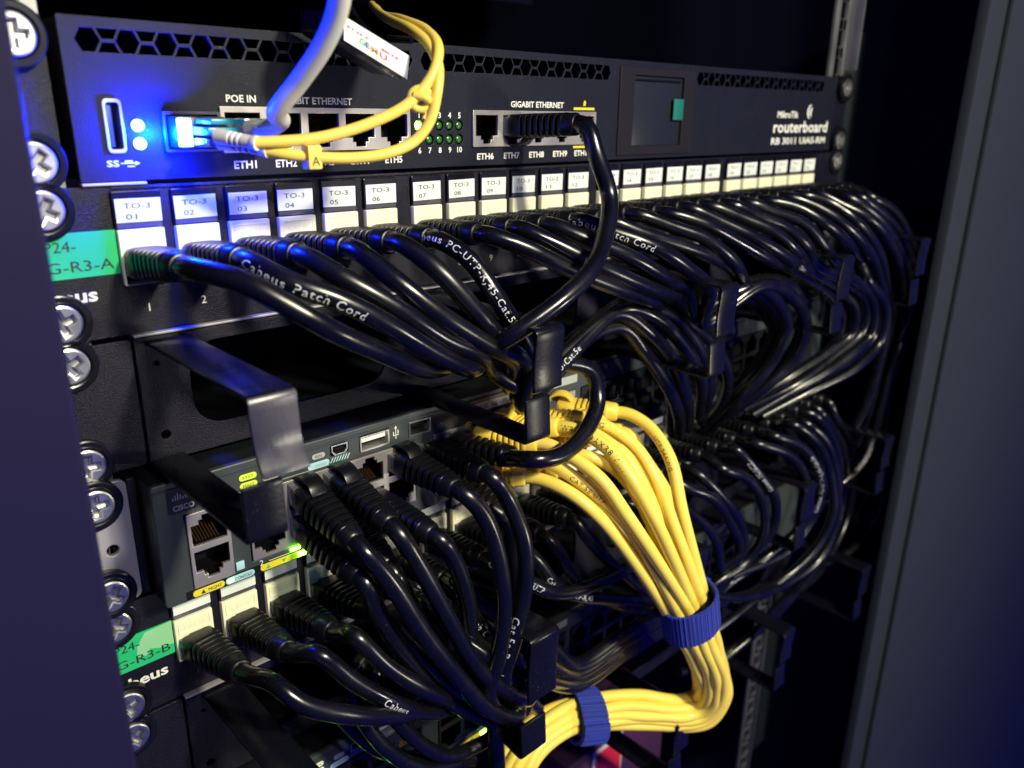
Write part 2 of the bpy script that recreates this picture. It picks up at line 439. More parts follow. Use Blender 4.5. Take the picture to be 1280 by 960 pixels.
# ================================================================== screws
hd = plate_mesh('head', [circ(0, 0, 5.6, 32), rrect(-.75, -3.4, .75, 3.4, .3, 2)[:0] or [(-.8,-3.3),(.8,-3.3),(.8,-.8),(3.3,-.8),(3.3,.8),(.8,.8),(.8,3.3),(-.8,3.3),(-.8,.8),(-3.3,.8),(-3.3,-.8),(-.8,-.8)]], -2.8, 0, .7, K['steel'])
_mb = MB(); tube_mb(_mb, [V(0, -1.0, 0), V(0, 0, 0)], 4.5, 20); HB = _mb.mesh('recess', K['steel'])
wm = plate_mesh('washer', [circ(0, 0, 8.4, 36), circ(0, 0, 5.9, 32)], -2.0, 1.2, .6, K['holder'])
def screw(x, z, Y, label, ang, group):
    t = empty('rack_screw', (x, Y, z), label, 'screw', group)
    mt = Matrix.Translation(V(x, Y, z)*S) @ Matrix.Rotation(ang, 4, 'Y')
    h = place('head', hd, mt, t); place('recess', HB, mt, h); place('washer', wm, mt, t)
names = ['upper left router ear', 'lower left router ear', 'top of upper patch panel', 'bottom of upper patch panel',
         'top of upper organiser', 'bottom of upper organiser', 'top of silver bracket', 'bottom of silver bracket',
         'top of lower patch panel', 'bottom of lower patch panel', 'top of lower organiser', 'bottom of lower organiser']
for n in range(6):
    for j, dz in enumerate((-6.35, -38.1)):
        Y = -1.2 if n != 3 else -3.4
        screw(8.75, -U*n+dz, Y, 'zinc cross head screw with black cup washer, '+names[2*n+j], .5*n+j*.7, 'screws down the left mounting rail')
rn = ['top right of the router', 'bottom right of the router', 'top right of the upper patch panel', 'bottom right of the upper patch panel', 'top right of the upper cable organiser', 'bottom right of the upper cable organiser']
for n in range(3):
    for j, dz in enumerate((-6.35, -38.1)):
        screw(473.9, -U*n+dz, -1.2, 'small bright cross head screw at the '+rn[2*n+j], .4*n+j, 'screws down the right mounting rail')

# ================================================================== router
def rj_hole(xc, zt, w=11.8, h=8.2, up=False):
    # opening with the stepped latch notch at the bottom (or at the top)
    a = w/2; p = [(xc-a, zt), (xc-a, zt-h), (xc-3.2, zt-h), (xc-3.2, zt-h-1.5), (xc-2.0, zt-h-1.5), (xc-2.0, zt-h-3.0), (xc+2.0, zt-h-3.0), (xc+2.0, zt-h-1.5), (xc+3.2, zt-h-1.5), (xc+3.2, zt-h), (xc+a, zt-h), (xc+a, zt)]
    if up:
        zc = zt-(h+3)/2; p = [(x, 2*zc-z) for x, z in p]
    return p
def port_inside(name, xc, zt, Y, parent, w=11.8, h=8.2, up=False, pins=True):
    mb = MB(); z0, z1 = zt-h-3.2, zt+.2
    a = w/2+.4; D = 13
    for A, B in (((xc-a-.6, Y+.5, z0-.5), (xc-a, Y+D, z1+.5)), ((xc+a, Y+.5, z0-.5), (xc+a+.6, Y+D, z1+.5)), ((xc-a, Y+.5, z1), (xc+a, Y+D, z1+.5)), ((xc-a, Y+.5, z0-.5), (xc+a, Y+D, z0)), ((xc-a-.6, Y+D, z0-.5), (xc+a+.6, Y+D+.6, z1+.5))): mb.box(A, B, 0)
    if pins:
        for k in range(8):
            x = xc-3.6+k*1.02
            if up:
                m4 = Matrix.Translation(V(x, Y+6.0, z0+2.6)) @ Matrix.Rotation(math.radians(28), 4, 'X'); mb.box((-.2, -4.5, -.2), (.2, 4.5, .2), 1, m4)
            else:
                m4 = Matrix.Translation(V(x, Y+6.5, z1-2.6)) @ Matrix.Rotation(math.radians(-28), 4, 'X'); mb.box((-.2, -4.5, -.2), (.2, 4.5, .2), 1, m4)
    return mb.build(name, [K['hole'], K['gold']], parent)
def hexg(cx, cz, r=3.5, sx=.92):
    return [(cx+r*sx*math.cos(math.radians(60*k)), cz+r*math.sin(math.radians(60*k))) for k in range(6)]
def vents(x0, x1, zc=-6.4):
    out = []; pitch = 10.2; n = int(round((x1-x0)/pitch)); pitch = (x1-x0)/n
    for i in range(n+1):
        out.append(hexg(x0+i*pitch, zc, 3.4))
        if i < n:
            c = x0+(i+.5)*pitch
            out.append([(c-2.7, zc+3.0), (c+2.7, zc+3.0), (c+1.5, zc+.55), (c-1.5, zc+.55)])
            out.append([(c-1.5, zc-.55), (c+1.5, zc-.55), (c+2.7, zc-3.0), (c-2.7, zc-3.0)])
    return out
R = empty('network_router', (240, 0, -22), 'dark grey rack router at the top with hexagon vents and glowing blue lights', 'router')
B1, B2 = (61.8, 133.3), (163.4, 235.6)
holes = vents(27, 137.6-5)+vents(137.6+5, 242.4)+vents(315.4, 443.7)
holes += [rrect(28.4, -36, 33.2, -21.6, 1.2, 3), rrect(44.6, -35.6, 61.2, -25.2, .4, 2), rrect(B1[0]+.8, -36.0, B1[1]-.8, -23.8), rrect(B2[0]+.8, -36.2, B2[1]-.8, -23.6), rrect(254, -40.5, 307, -5.0)]
holes += [circ(37.3, z, 1.7, 16) for z in (-28.6, -33.6)]
LX = [138+4.8*k for k in range(5)]
holes += [circ(x, z, 1.9, 16) for x in LX for z in (-28.7, -33.8)]
plate('front_panel', [rrect(19.8, -44, 462.6, -.4, .6, 2)]+holes, -1.5, 0, K['router'], R, .25)
mb = MB(); mb.box((20.4, .2, -43.6), (462, 1.2, -.8)); 
b = MB()
b.box((21, 40, -43.4), (461.4, 41, -1)); b.box((21, 41, -1.8), (461.4, 230, -1)); b.box((21, .3, -43.6), (461.4, 230, -43))
b.box((20.2, .3, -43), (21, 230, -1)); b.box((461.4, .3, -43), (462.2, 230, -1)); b.box((21, .3, -1.6), (461.4, 40, -1))
b.build('chassis', K['hole'], R)
plate('mounting_ear', [rrect(.8, -43.8, 16.8, -.6, 1, 3), circ(8.75, -6.35, 3.4, 16), circ(8.75, -38.1, 3.4, 16)], .2, 2.0, K['panel'], R, .2)
plate('mounting_ear', [rrect(465.6, -43.8, 481.8, -.6, 1, 3), circ(473.9, -6.35, 3.4, 16), circ(473.9, -38.1, 3.4, 16)], .2, 2.0, K['panel'], R, .2)
box('edge_trim', (19.9, -2.6, -44.9), (37.5, .1, -44.2), K['silver'], R, .1)  # bright strip standing in for light along the router's lower edge
# usb port
u = plate('usb_port', [rrect(28.2, -36.2, 33.4, -21.4, 1.3, 3), rrect(29.0, -35.2, 32.6, -22.4, .8, 3)], -2.0, 4, K['steel'], R, .12)
box('tongue', (29.4, -.4, -34.4), (30.9, 8, -23.2), K['blueprint'], u, .1)
# blue status lights
for z in (-28.6, -33.6):
    mb = MB(); tube_mb(mb, catmull([V(37.3, -2.3, z), V(37.3, -2.1, z), V(37.3, -1.2, z), V(37.3, 1, z)], 1), 1.65, 16, prof=lambda u: 1.65*min(1, .6+u*2)); q = mb.build('status_light', K['blueled'], R); q['label'] = 'glowing blue status light'
# sfp cage and module
c = plate('sfp_cage', [rrect(44.0, -36.2, 61.6, -24.6, .4, 2), rrect(45.0, -35.3, 60.6, -25.5, .3, 2)], -3.0, 3, K['module'], R, .12)
# port blocks
for (x0, x1), base in ((B1, 1), (B2, 6)):
    pitch = (x1-x0)/5; cs = [x0+pitch*(k+.5) for k in range(5)]
    pb = plate('port_block', [rrect(x0, -36.8, x1, -23.0, .3, 2)]+[rj_hole(x, -24.8, 11.6, 7.8) for x in cs], -2.6, -1.0, K['nickel'], R, .12)
    for x in cs: port_inside('port_socket', x, -24.8, -2.2, pb, 11.6, 7.8)
# green indicators
for r_, z in enumerate((-28.7, -33.8)):
    for k, x in enumerate(LX):
        mb = MB(); tube_mb(mb, [V(x, -1.5, z), V(x, -1.2, z), V(x, -.5, z), V(x, 1, z)], 1.5, 16, prof=lambda u: 1.5*(.5 if u < .1 else (.85 if u < .4 else 1)))
        lit = (r_ == 0 and k == 0); q = mb.build('port_light', K['greenled'] if lit else K['dimled'], R)
        if lit: q['label'] = 'brightly lit green port light'
# display
d = plate('display_bezel', [rrect(251.6, -42.2, 310, -3.2, 1, 3), rrect(262, -38.2, 300.8, -6.6, .4, 2)], -2.4, -.6, K['bezel'], R, .3)
box('display_film', (261.5, -.9, -39), (301.5, -.3, -6), K['screen'], d, .1)
box('film_pull_tab', (292.5, -2.9, -26.2), (300.4, -2.5, -16.5), K['tealsticker'], d, .05)
box('film_edge', (263, -2.3, -8.6), (299, -2.0, -8.0), K['hole'], d, 0)
L_ = Let(); YT = -1.62
L_.put('POE IN', 64.5, -21.7, 3.0, YT, w=9.8, bold=.06)
L_.put('GIGABIT ETHERNET', 81, -21.9, 3.0, YT, w=28.5, bold=.06)
L_.put('GIGABIT ETHERNET', 184.2, -21.6, 3.2, YT, w=31, bold=.06)
p1 = (B1[1]-B1[0])/5; p2 = (B2[1]-B2[0])/5
for k in range(5):
    L_.put('ETH%d' % (k+1), B1[0]+p1*(k+.5), -41.6, 3.3, YT, align='C', w=7.6, bold=.08)
    L_.put('ETH%d' % (k+6), B2[0]+p2*(k+.5), -41.6, 3.3, YT, align='C', w=(8.8 if k < 4 else 10.5), bold=.08)
    L_.put(str(k+1), LX[k], -26.0, 2.9, YT, align='C', bold=.06); L_.put(str(k+6), LX[k], -38.6, 2.9, YT, align='C', bold=.06)
L_.build('lettering', K['white'], R); L_ = Let()
L_.put('MikroTik', 394.5, -24.6, 5.0, YT, w=24, bold=.12)
L_.put('routerboard', 391.5, -32.8, 9.0, YT, w=65, bold=.16)
L_.put('RB 3011 UiAS-RM', 390.5, -39.4, 5.2, YT, w=65, bold=.1)
# crescent mark over the name
for (a0, a1, rr, cx, cz) in ((100, 250, 4.2, 434, -21.2), (110, 240, 3.0, 436, -21.5)):
    vs = []; fs = []
    for k in range(13):
        a = math.radians(a0+(a1-a0)*k/12); th = .9*math.sin(math.pi*k/12)+.05
        vs += [(cx+(rr-th)*math.cos(a), YT, cz+(rr-th)*1.0*math.sin(a)), (cx+(rr+th)*math.cos(a), YT, cz+(rr+th)*math.sin(a))]
    for k in range(12): fs.append((2*k, 2*k+1, 2*k+3, 2*k+2))
    L_.mb.add(vs, fs)
L_.build('brand_lettering', K['white'], R); L_ = Let()
L_.put('SS', 27.4, -39.8, 2.4, YT, w=3.4, bold=.05)
L_.mb.box((31.2, YT, -39.1), (35.4, YT+.02, -38.85)); L_.mb.add([(35.3, YT, -39.6), (36.6, YT, -39), (35.3, YT, -38.4)], [(0, 1, 2)]); L_.mb.box((32.4, YT, -38.9), (34.6, YT+.02, -38.2)); L_.mb.box((33, YT, -40), (35, YT+.02, -39.7))
L_.build('usb_symbol', K['white'], R)
q = MB(); q.box((221.5, -1.75, -22.3), (235, -1.65, -21.3)); q.add([(227.6, -1.7, -20.6), (229, -1.7, -20.6), (229.4, -1.7, -19), (228.4, -1.7, -18.2), (227.9, -1.7, -19)], [(0, 1, 2, 3, 4)]); q.box((222, -1.75, -38.3), (235, -1.65, -37.4))
q.build('warning_marks', K['pillyellow'], R)

# ---- sfp optics with the thin yellow duplex lead
F = empty('fibre_patch_lead', (54, -20, -31), 'thin yellow twin fibre lead with white boots, knotted beside the grey cable', 'fibre lead')
md = box('module_body', (45.6, -9, -34.8), (60.2, -1.2, -26), K['module'], F, .4)
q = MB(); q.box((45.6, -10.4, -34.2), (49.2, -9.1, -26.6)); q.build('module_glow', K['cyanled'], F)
box('module_clip', (51, -20, -28.0), (61, -9.2, -26.4), K['teal'], F, .4)
for z in (-29.8, -32.8):
    m4 = Matrix.Identity(4)
    q = MB(); q.box((49.5, -21, z-1.2), (58.8, -9.2, z+1.0)); q.build('fibre_connector', K['clear'] if z < -31 else K['teal'], F, .3)
def thin(spec, r, name, m, parent, sides=12, step=1.2, prof=None):
    p = smoothpath(catmull(pts(spec), step), 2); q = MB(); tube_mb(q, p, r, sides, prof=prof); q.build(name, m, parent); return p
for k, (a, b) in enumerate((((272, 170, -24), (322, 179, -36)), ((275, 176, -22), (335, 188, -35)))):
    pa = pts([a, b]); pp = [pa[0].lerp(pa[1], i/24) for i in range(25)]
    q = MB(); tube_mb(q, pp, 2, 12, prof=lambda u: 2.3-.6*u-(.5 if (.25 < u < .75 and int(u*24) % 3 == 0) else 0)+(.35 if u > .9 else 0)); q.build('boot', K['whiteboot'], F)
lp1 = thin([(318, 178, -35), (350, 177, -38), (400, 172, -42), (460, 155, -46), (510, 130, -50), (540, 95, -52), (548, 62, -50), (535, 40, -40), (505, 26, -22), (480, 20, 10), (470, 10, 60)], 1.65, 'fibre', K['thin'], F)
lp2 = thin([(330, 187, -34), (360, 193, -38), (400, 197, -42), (450, 197, -46), (487, 191, -49), (519, 176, -51), (538, 150, -53), (546, 116, -54), (548, 85, -52), (538, 58, -46), (515, 38, -34), (490, 26, -14), (474, 16, 30), (465, 6, 70)], 1.65, 'fibre', K['thin'], F)
# the tie knot
kc = at(526, 124, -51)
kn = [kc+V(2.7*math.cos(a), -1.5*math.cos(a*1.0), 2.9*math.sin(a)) for a in [2*math.pi*i/22 for i in range(23)]]
q = MB(); tube_mb(q, kn, 1.25, 10); tube_mb(q, catmull([kc+V(-2.4, 0, 1), kc+V(.2, -2.6, .4), kc+V(2.5, -.4, -1.4)], 1), 1.3, 10); tube_mb(q, catmull([kc+V(.8, 0, -2), kc+V(1.2, -1, -4.2), kc+V(.3, -1, -5.6)], 1), .8, 8); q.build('knot', K['thin'], F)
tg = at(390, 201, -41)
q = MB(); q.box(tuple(tg+V(-2.2, -2.2, -2.3)), tuple(tg+V(2.2, 2.0, 4.3))); q = q.build('marker_clip', K['thin'], F, .5)
Let().put('A', tg.x, tg.z-1.2, 3.6, tg.y-2.35, align='C', flip=True).build('marker_letter', K['ink'], q)

# blue glow comes from the router's status lights and optics
lamp('status_lamp', 'POINT', (40.5, -5.5, -31), .9, (.0, .012, 1), 1.6)
lamp('optics_lamp', 'POINT', (48, -12, -39), .12, (.0, .012, 1), 2)
lamp('optics_lamp', 'POINT', (43.2, -6, -31), .10, (.0, .05, 1), 1.5)

# ---- grey cable into the first port
G = empty('network_cable', (69, -10, -30), 'thick light grey cable arching up from the first router port', 'network cable')
x1 = B1[0]+p1*.5
q = MB(); q.box((x1-5.7, -14, -33.2), (x1+5.7, -1.5, -26.4)); q.build('plug', K['clear'], G, .4)
q = MB()
for k in range(8): q.box((x1-3.7+k*1.02, -4.5, -27.6), (x1-3.4+k*1.02, -1.6, -26.8))
q.build('contacts', K['gold'], G)
thin([('w', x1, -6, -29.6), ('w', x1, -16, -29.6), ('w', x1+1.5, -24, -27), (345, 140, -34), (375, 100, -46), (402, 60, -56), (420, 20, -64), (428, -30, -72), (430, -80, -78)], 2.75, 'cable', K['greycable'], G, 16)

# ---- black box with the sticker above the router
bxr = empty('power_adapter', (105, -30, 0), 'black boxy adapter with a white printed sticker hanging above the router', 'adapter')
c0 = at(430, 20, -38); c1 = at(512, 70, -38); c2 = at(509, 99, -38); c3 = at(430, 50, -38)
ex = (c1-c0); ez = (c3-c0); nrm = V(0, 1, 0)
q = MB(); A0 = c0-ex*.10+ez*-.12+V(0, .6, 0); EX = ex*1.14; EZ = ez*1.25
vs = [A0, A0+EX, A0+EX+EZ, A0+EZ]; vs += [v+V(3, 26, 3) for v in vs]
q.add(vs, [(0, 3, 2, 1), (4, 5, 6, 7), (0, 1, 5, 4), (1, 2, 6, 5), (2, 3, 7, 6), (3, 0, 4, 7)]); bd = q.build('housing', K['holder'], bxr, 1.5)
q = MB(); q.add([c0, c1, c2, c3], [(3, 2, 1, 0)]); stk = q.build('sticker', K['paper'], bxr, smooth=False)
def on_sticker(t, u, v, size, m, name='sticker_print', wfrac=None):
    vs, fs = text_geo(t, 1.0, 1.0, .02); x0 = min(a for a, b in vs); x1_ = max(a for a, b in vs)
    k = wfrac/(x1_-x0)
    q = MB(); q.add([c0+ex*(u+(a-x0)*k)+ez*(v-b*size)+V(0, -.12, 0) for a, b in vs], fs); q.build(name, m, stk, smooth=False)
on_sticker('G', .22, .74, .36, K['greenprint'], wfrac=.09); on_sticker('E', .315, .76, .34, K['blueprint'], wfrac=.06); on_sticker('M', .39, .80, .34, K['orange'], wfrac=.11); on_sticker('U', .53, .84, .34, K['redprint'], wfrac=.11)
on_sticker('RT 66 Z', .04, .40, .16, K['redprint'], wfrac=.32); on_sticker('800.9.8', .55, .50, .16, K['redprint'], wfrac=.26)
thin([(515, 50, -20), (540, 66, -8), (470, 30, 8), (420, 0, 20)][0:1]+[(470, 45, -6), (445, 22, 4), (430, -10, 10)], 1.2, 'lead', K['cable'], bxr)

# ---- black cord from ETH7 over to the switch
x7 = B2[0]+p2*1.5
E7, _ = cord((x7, -4, -29.0), (x7+3.5, -36, -27.5), [(745, 195, -43), (763, 245, -47), (757, 295, -56), (733, 342, -66), (697, 378, -68), ('w', 128, -60, -97), ('w', 137, -42, -103), ('w', 152, -42, -112), (738, 462, -46), (746, 500, -50), (728, 545, -56), (695, 570, -58), (664, 574, -56), (640, 572, -46)],
    'black patch cord looping down from the seventh router port to the switch', 'black patch cords of the router', r=3.4, long=True)
q = MB()
# latch tongue under its plug
q2 = place('latch_tab', LATCH, orient(V(x7, -4, -29), V(x7+3.5, -36, -27.5), math.pi), E7)

# ================================================================== patch panels
def patch_panel(dz, which, tape, brand_dx):
    lab = {'A': 'black 24 port patch panel with TO-3 labels and green tape ending in A', 'B': 'black 24 port patch panel below the switch with green tape ending in B'}[which]
    T = empty('patch_bay', (240, 0, -66+dz), lab, 'patch panel')
    holes = [rrect(PX(i)-6.6, -73.8+dz, PX(i)+6.6, -57.8+dz, .3, 2) for i in range(24)]
    holes += [rrect(5, z-2.6+dz, 12.5, z+2.6+dz, 2.5, 4) for z in (-50.8, -82.55)]
    plate('faceplate', [rrect(.6, -89.2+dz, 482, -45.2+dz, 1, 3)]+holes, -1.2, .4, K['panel'], T, .25)
    box('lower_lip', (27.5, -3.4, -90.0+dz), (455, 1.5, -89.25+dz), K['silver'], T, .15)
    box('upper_lip', (27.5, -1.8, -46.2+dz), (455, -1.15, -45.3+dz), K['panel'], T, .15)
    nums = Let(); caps = Let(); ink = Let()
    for i in range(24):
        x = PX(i)
        h = plate('label_holder', [rrect(x-7.0, -57.2+dz, x+7.0, -46.6+dz, .6, 3)], -2.6, -1.25, K['holder'], T, .25)
        tl = ra(-.016, .016); ox = ra(-.3, .3); R4 = Matrix.Translation(V(x+ox, -2.7, -52.2+dz)) @ Matrix.Rotation(tl, 4, 'Y')
        q = MB(); q.box((-6.5, -.16, -3.4), (6.5, .08, 3.4), 0, R4); lb = q.build('label', K['paper'], h)
        if which == 'A':
            Let().put('TO-3', x-4.2+ox, -51.6+dz, 2.25, -2.95, w=7.6, slope=-tl).put('%02d' % (i+1), x-3.9+ox, -54.7+dz, 2.25, -2.95, w=3.2, slope=-tl).build('label_print', K['ink'], lb)
        q = MB(); q.box((x-6.5, -2.8, -57.15+dz), (x+6.5, -2.62, -55.75+dz)); q.build('label_cover', K['smoke'], h)
        j = plate('keystone_jack', [rrect(x-6.75, -74.0+dz, x+6.75, -57.6+dz, .5, 3), rj_hole(x, -64.4+dz, 11.9, 6.2, True)], -3.4, 1.5, K['cream'], T, .3)
        q = plate('jack_rim', [rrect(x-5.6, -63.2+dz, x+5.6, -58.8+dz, .4, 2), rrect(x-5.3, -62.9+dz, x+5.3, -59.1+dz, .3, 2)], -3.62, -3.3, K['cream'], j, .06)
        Let().put('CAT.5E', x, -62.1+dz, 2.4, -3.5, align='C', w=7.4).build('jack_lettering', K['relief'], j)
        mb = MB(); mb.box((x-6.3, 1.6, -73.5+dz), (x+6.3, 16, -58+dz)); mb.build('jack_body', K['hole'], j)
        nums.put(str(i+1), x, -82.8+dz, 3.6, -1.32, align='C')
    nums.build('numbering', K['grey'] if which == 'B' else K['white'], T)
    q = MB(); q.box((-6, -1.75, -70.2+dz), (26.9, -1.3, -57.4+dz)); tp = q.build('label_tape', K['green'], T); tp['label'] = 'green label tape reading '+tape[1]
    if which == 'B':
        q = MB(); vs = [(15, -62), (18, -58), (26.9, -57.4), (26.9, -66.5), (22, -66.0), (19, -64.8), (17.5, -66.8), (14.5, -66)]
        q.add([(x, -1.80, z+dz) for x, z in vs], [tuple(range(8))]); q.build('worn_patch', K['greenlight'], tp, smooth=False)  # paler shape on the right part of the tape
    l = Let(); l.put(tape[0], 7.6, -62.6+dz, 4.4, -1.86, sx=1.08).put(tape[1], 25.4, -68.4+dz, 4.4, -1.86, align='R', w=22).build('tape_print', K['ink'], tp)
    Let().put('cabeus', 19.8+brand_dx, -77.4+dz, 5.6, -1.34, align='R', w=19.5, bold=.14).build('brand_lettering', K['white'], T)
    return T
patch_panel(0, 'A', ('P24-', 'AG-R3-A'), 0)
patch_panel(-133.35, 'B', ('P24-', 'AG-R3-B'), 4)

# ================================================================== cable organisers with D rings
def organiser(z0, which):
    lab = {'up': 'black cable organiser panel with long rounded slots under the upper patch panel', 'lo': 'black cable organiser panel under the lower patch panel', 'bot': 'black cable organiser panel lowest in the picture, mostly hidden'}[which]
    T = empty('cable_organiser', (240, 0, z0-20), lab, 'cable organiser')
    holes = []
    XU = [30.5, 131.5, 241, 351, 452] if which == 'up' else [33.5, 137.5, 247, 357, 465]
    for k in range(4):
        holes.append(rrect(XU[k]+13, z0-33.2, XU[k+1]-12, z0-4.6, 10, 6))
    holes += [circ(33.5, z0-9, .8, 10), circ(33.5, z0-33, 1.5, 14)]
    plate('faceplate', [rrect(27.6, z0-41.8, 455, z0-.3, .6, 2)]+holes, -2.0, -.4, K['panel'], T, .3)
    plate('mounting_ear', [rrect(.6, z0-41.8, 27.0, z0-.3, 1, 3), circ(8.75, z0-5.2, 3, 16), circ(8.75, z0-37, 3, 16)], -1.2, .4, K['panel'], T, .3)
    plate('mounting_ear', [rrect(455.6, z0-41.8, 482, z0-.3, 1, 3)], -1.2, .4, K['panel'], T, .3)
    for k in range(5):
        xu = XU[k]; wdt = 13.6; xl = xu-3.6
        D = -72 if which == 'up' else -67
        rise, drop = (5.5, 10) if (which == 'lo' and k == 1) else (0, 0)
        if rise: wdt = 16
        first = (which == 'up' and k == 0)
        g = MB()
        def bent(mb, x, zt, zb, up, dz_=0):
            # arm out from the panel then the plate at right angles, as one bent strip
            r = 2.2
            prof = [(-2.2, zt), (-4, zt), (D+r+1.5, zt+dz_), (D+r, zt+dz_)]; zt += dz_; zb += dz_
            sgn = -1 if up else 1
            for a in range(1, 6):
                an = math.radians(90*a/5); prof.append((D+r-r*math.sin(an), zt+sgn*(r-r*math.cos(an))))
            nck = 9
            for j in range(1, nck+1):
                u = j/nck; prof.append((D+ (1.6*u-(8.8 if first else 3)*max(0, u-.55)**1.3 if up else 1.0*u), zt+sgn*(r+(abs(zb-zt)-r)*u)))
            th = 1.4; vs = []; fs = []
            for i, (yy, zz) in enumerate(prof):
                a = prof[max(i-1, 0)]; b = prof[min(i+1, len(prof)-1)]
                ty, tz = b[0]-a[0], b[1]-a[1]; l = math.hypot(ty, tz); ny, nz = -tz/l, ty/l
                if not up: ny, nz = -ny, -nz
                sk = (i-9)*.2 if (up and first and i > 9) else 0
                for xx, q_ in ((x+sk, 0), (x+wdt-(2 if not up else 0)+sk, 0), (x+wdt-(2 if not up else 0)+sk, th), (x+sk, th)): vs.append((xx, yy+ny*q_, zz+nz*q_))
            for i in range(len(prof)-1):
                for j in range(4):
                    j2 = (j+1) % 4; fs.append((i*4+j, i*4+j2, (i+1)*4+j2, (i+1)*4+j))
            n = len(prof); fs += [(3, 2, 1, 0), tuple(range((n-1)*4, n*4))]
            mb.add(vs, fs)
        mb = MB(); bent(mb, xu, z0-1.0, z0-23.4-rise*1.5, True, rise)
        ra = mb.build('ring_arm', K['ring'], T, .45)
        if first:
            # worn face on the front of this ring
            ra.data.materials.append(K['ringlight'])
            for p in ra.data.polygons:
                c_ = p.center/S
                if c_.y < D+3.5 and c_.z < z0-1.6: p.material_index = 1
            ra['label'] = 'worn shiny front plate of the nearest upper ring'
        mb = MB(); bent(mb, xl, z0-41.6, z0-25.2, False, -drop); mb.build('ring_arm', K['ring'], T, .45)
    return T
organiser(-90.4, 'up'); organiser(-223.4, 'lo'); organiser(-322.5, 'bot')

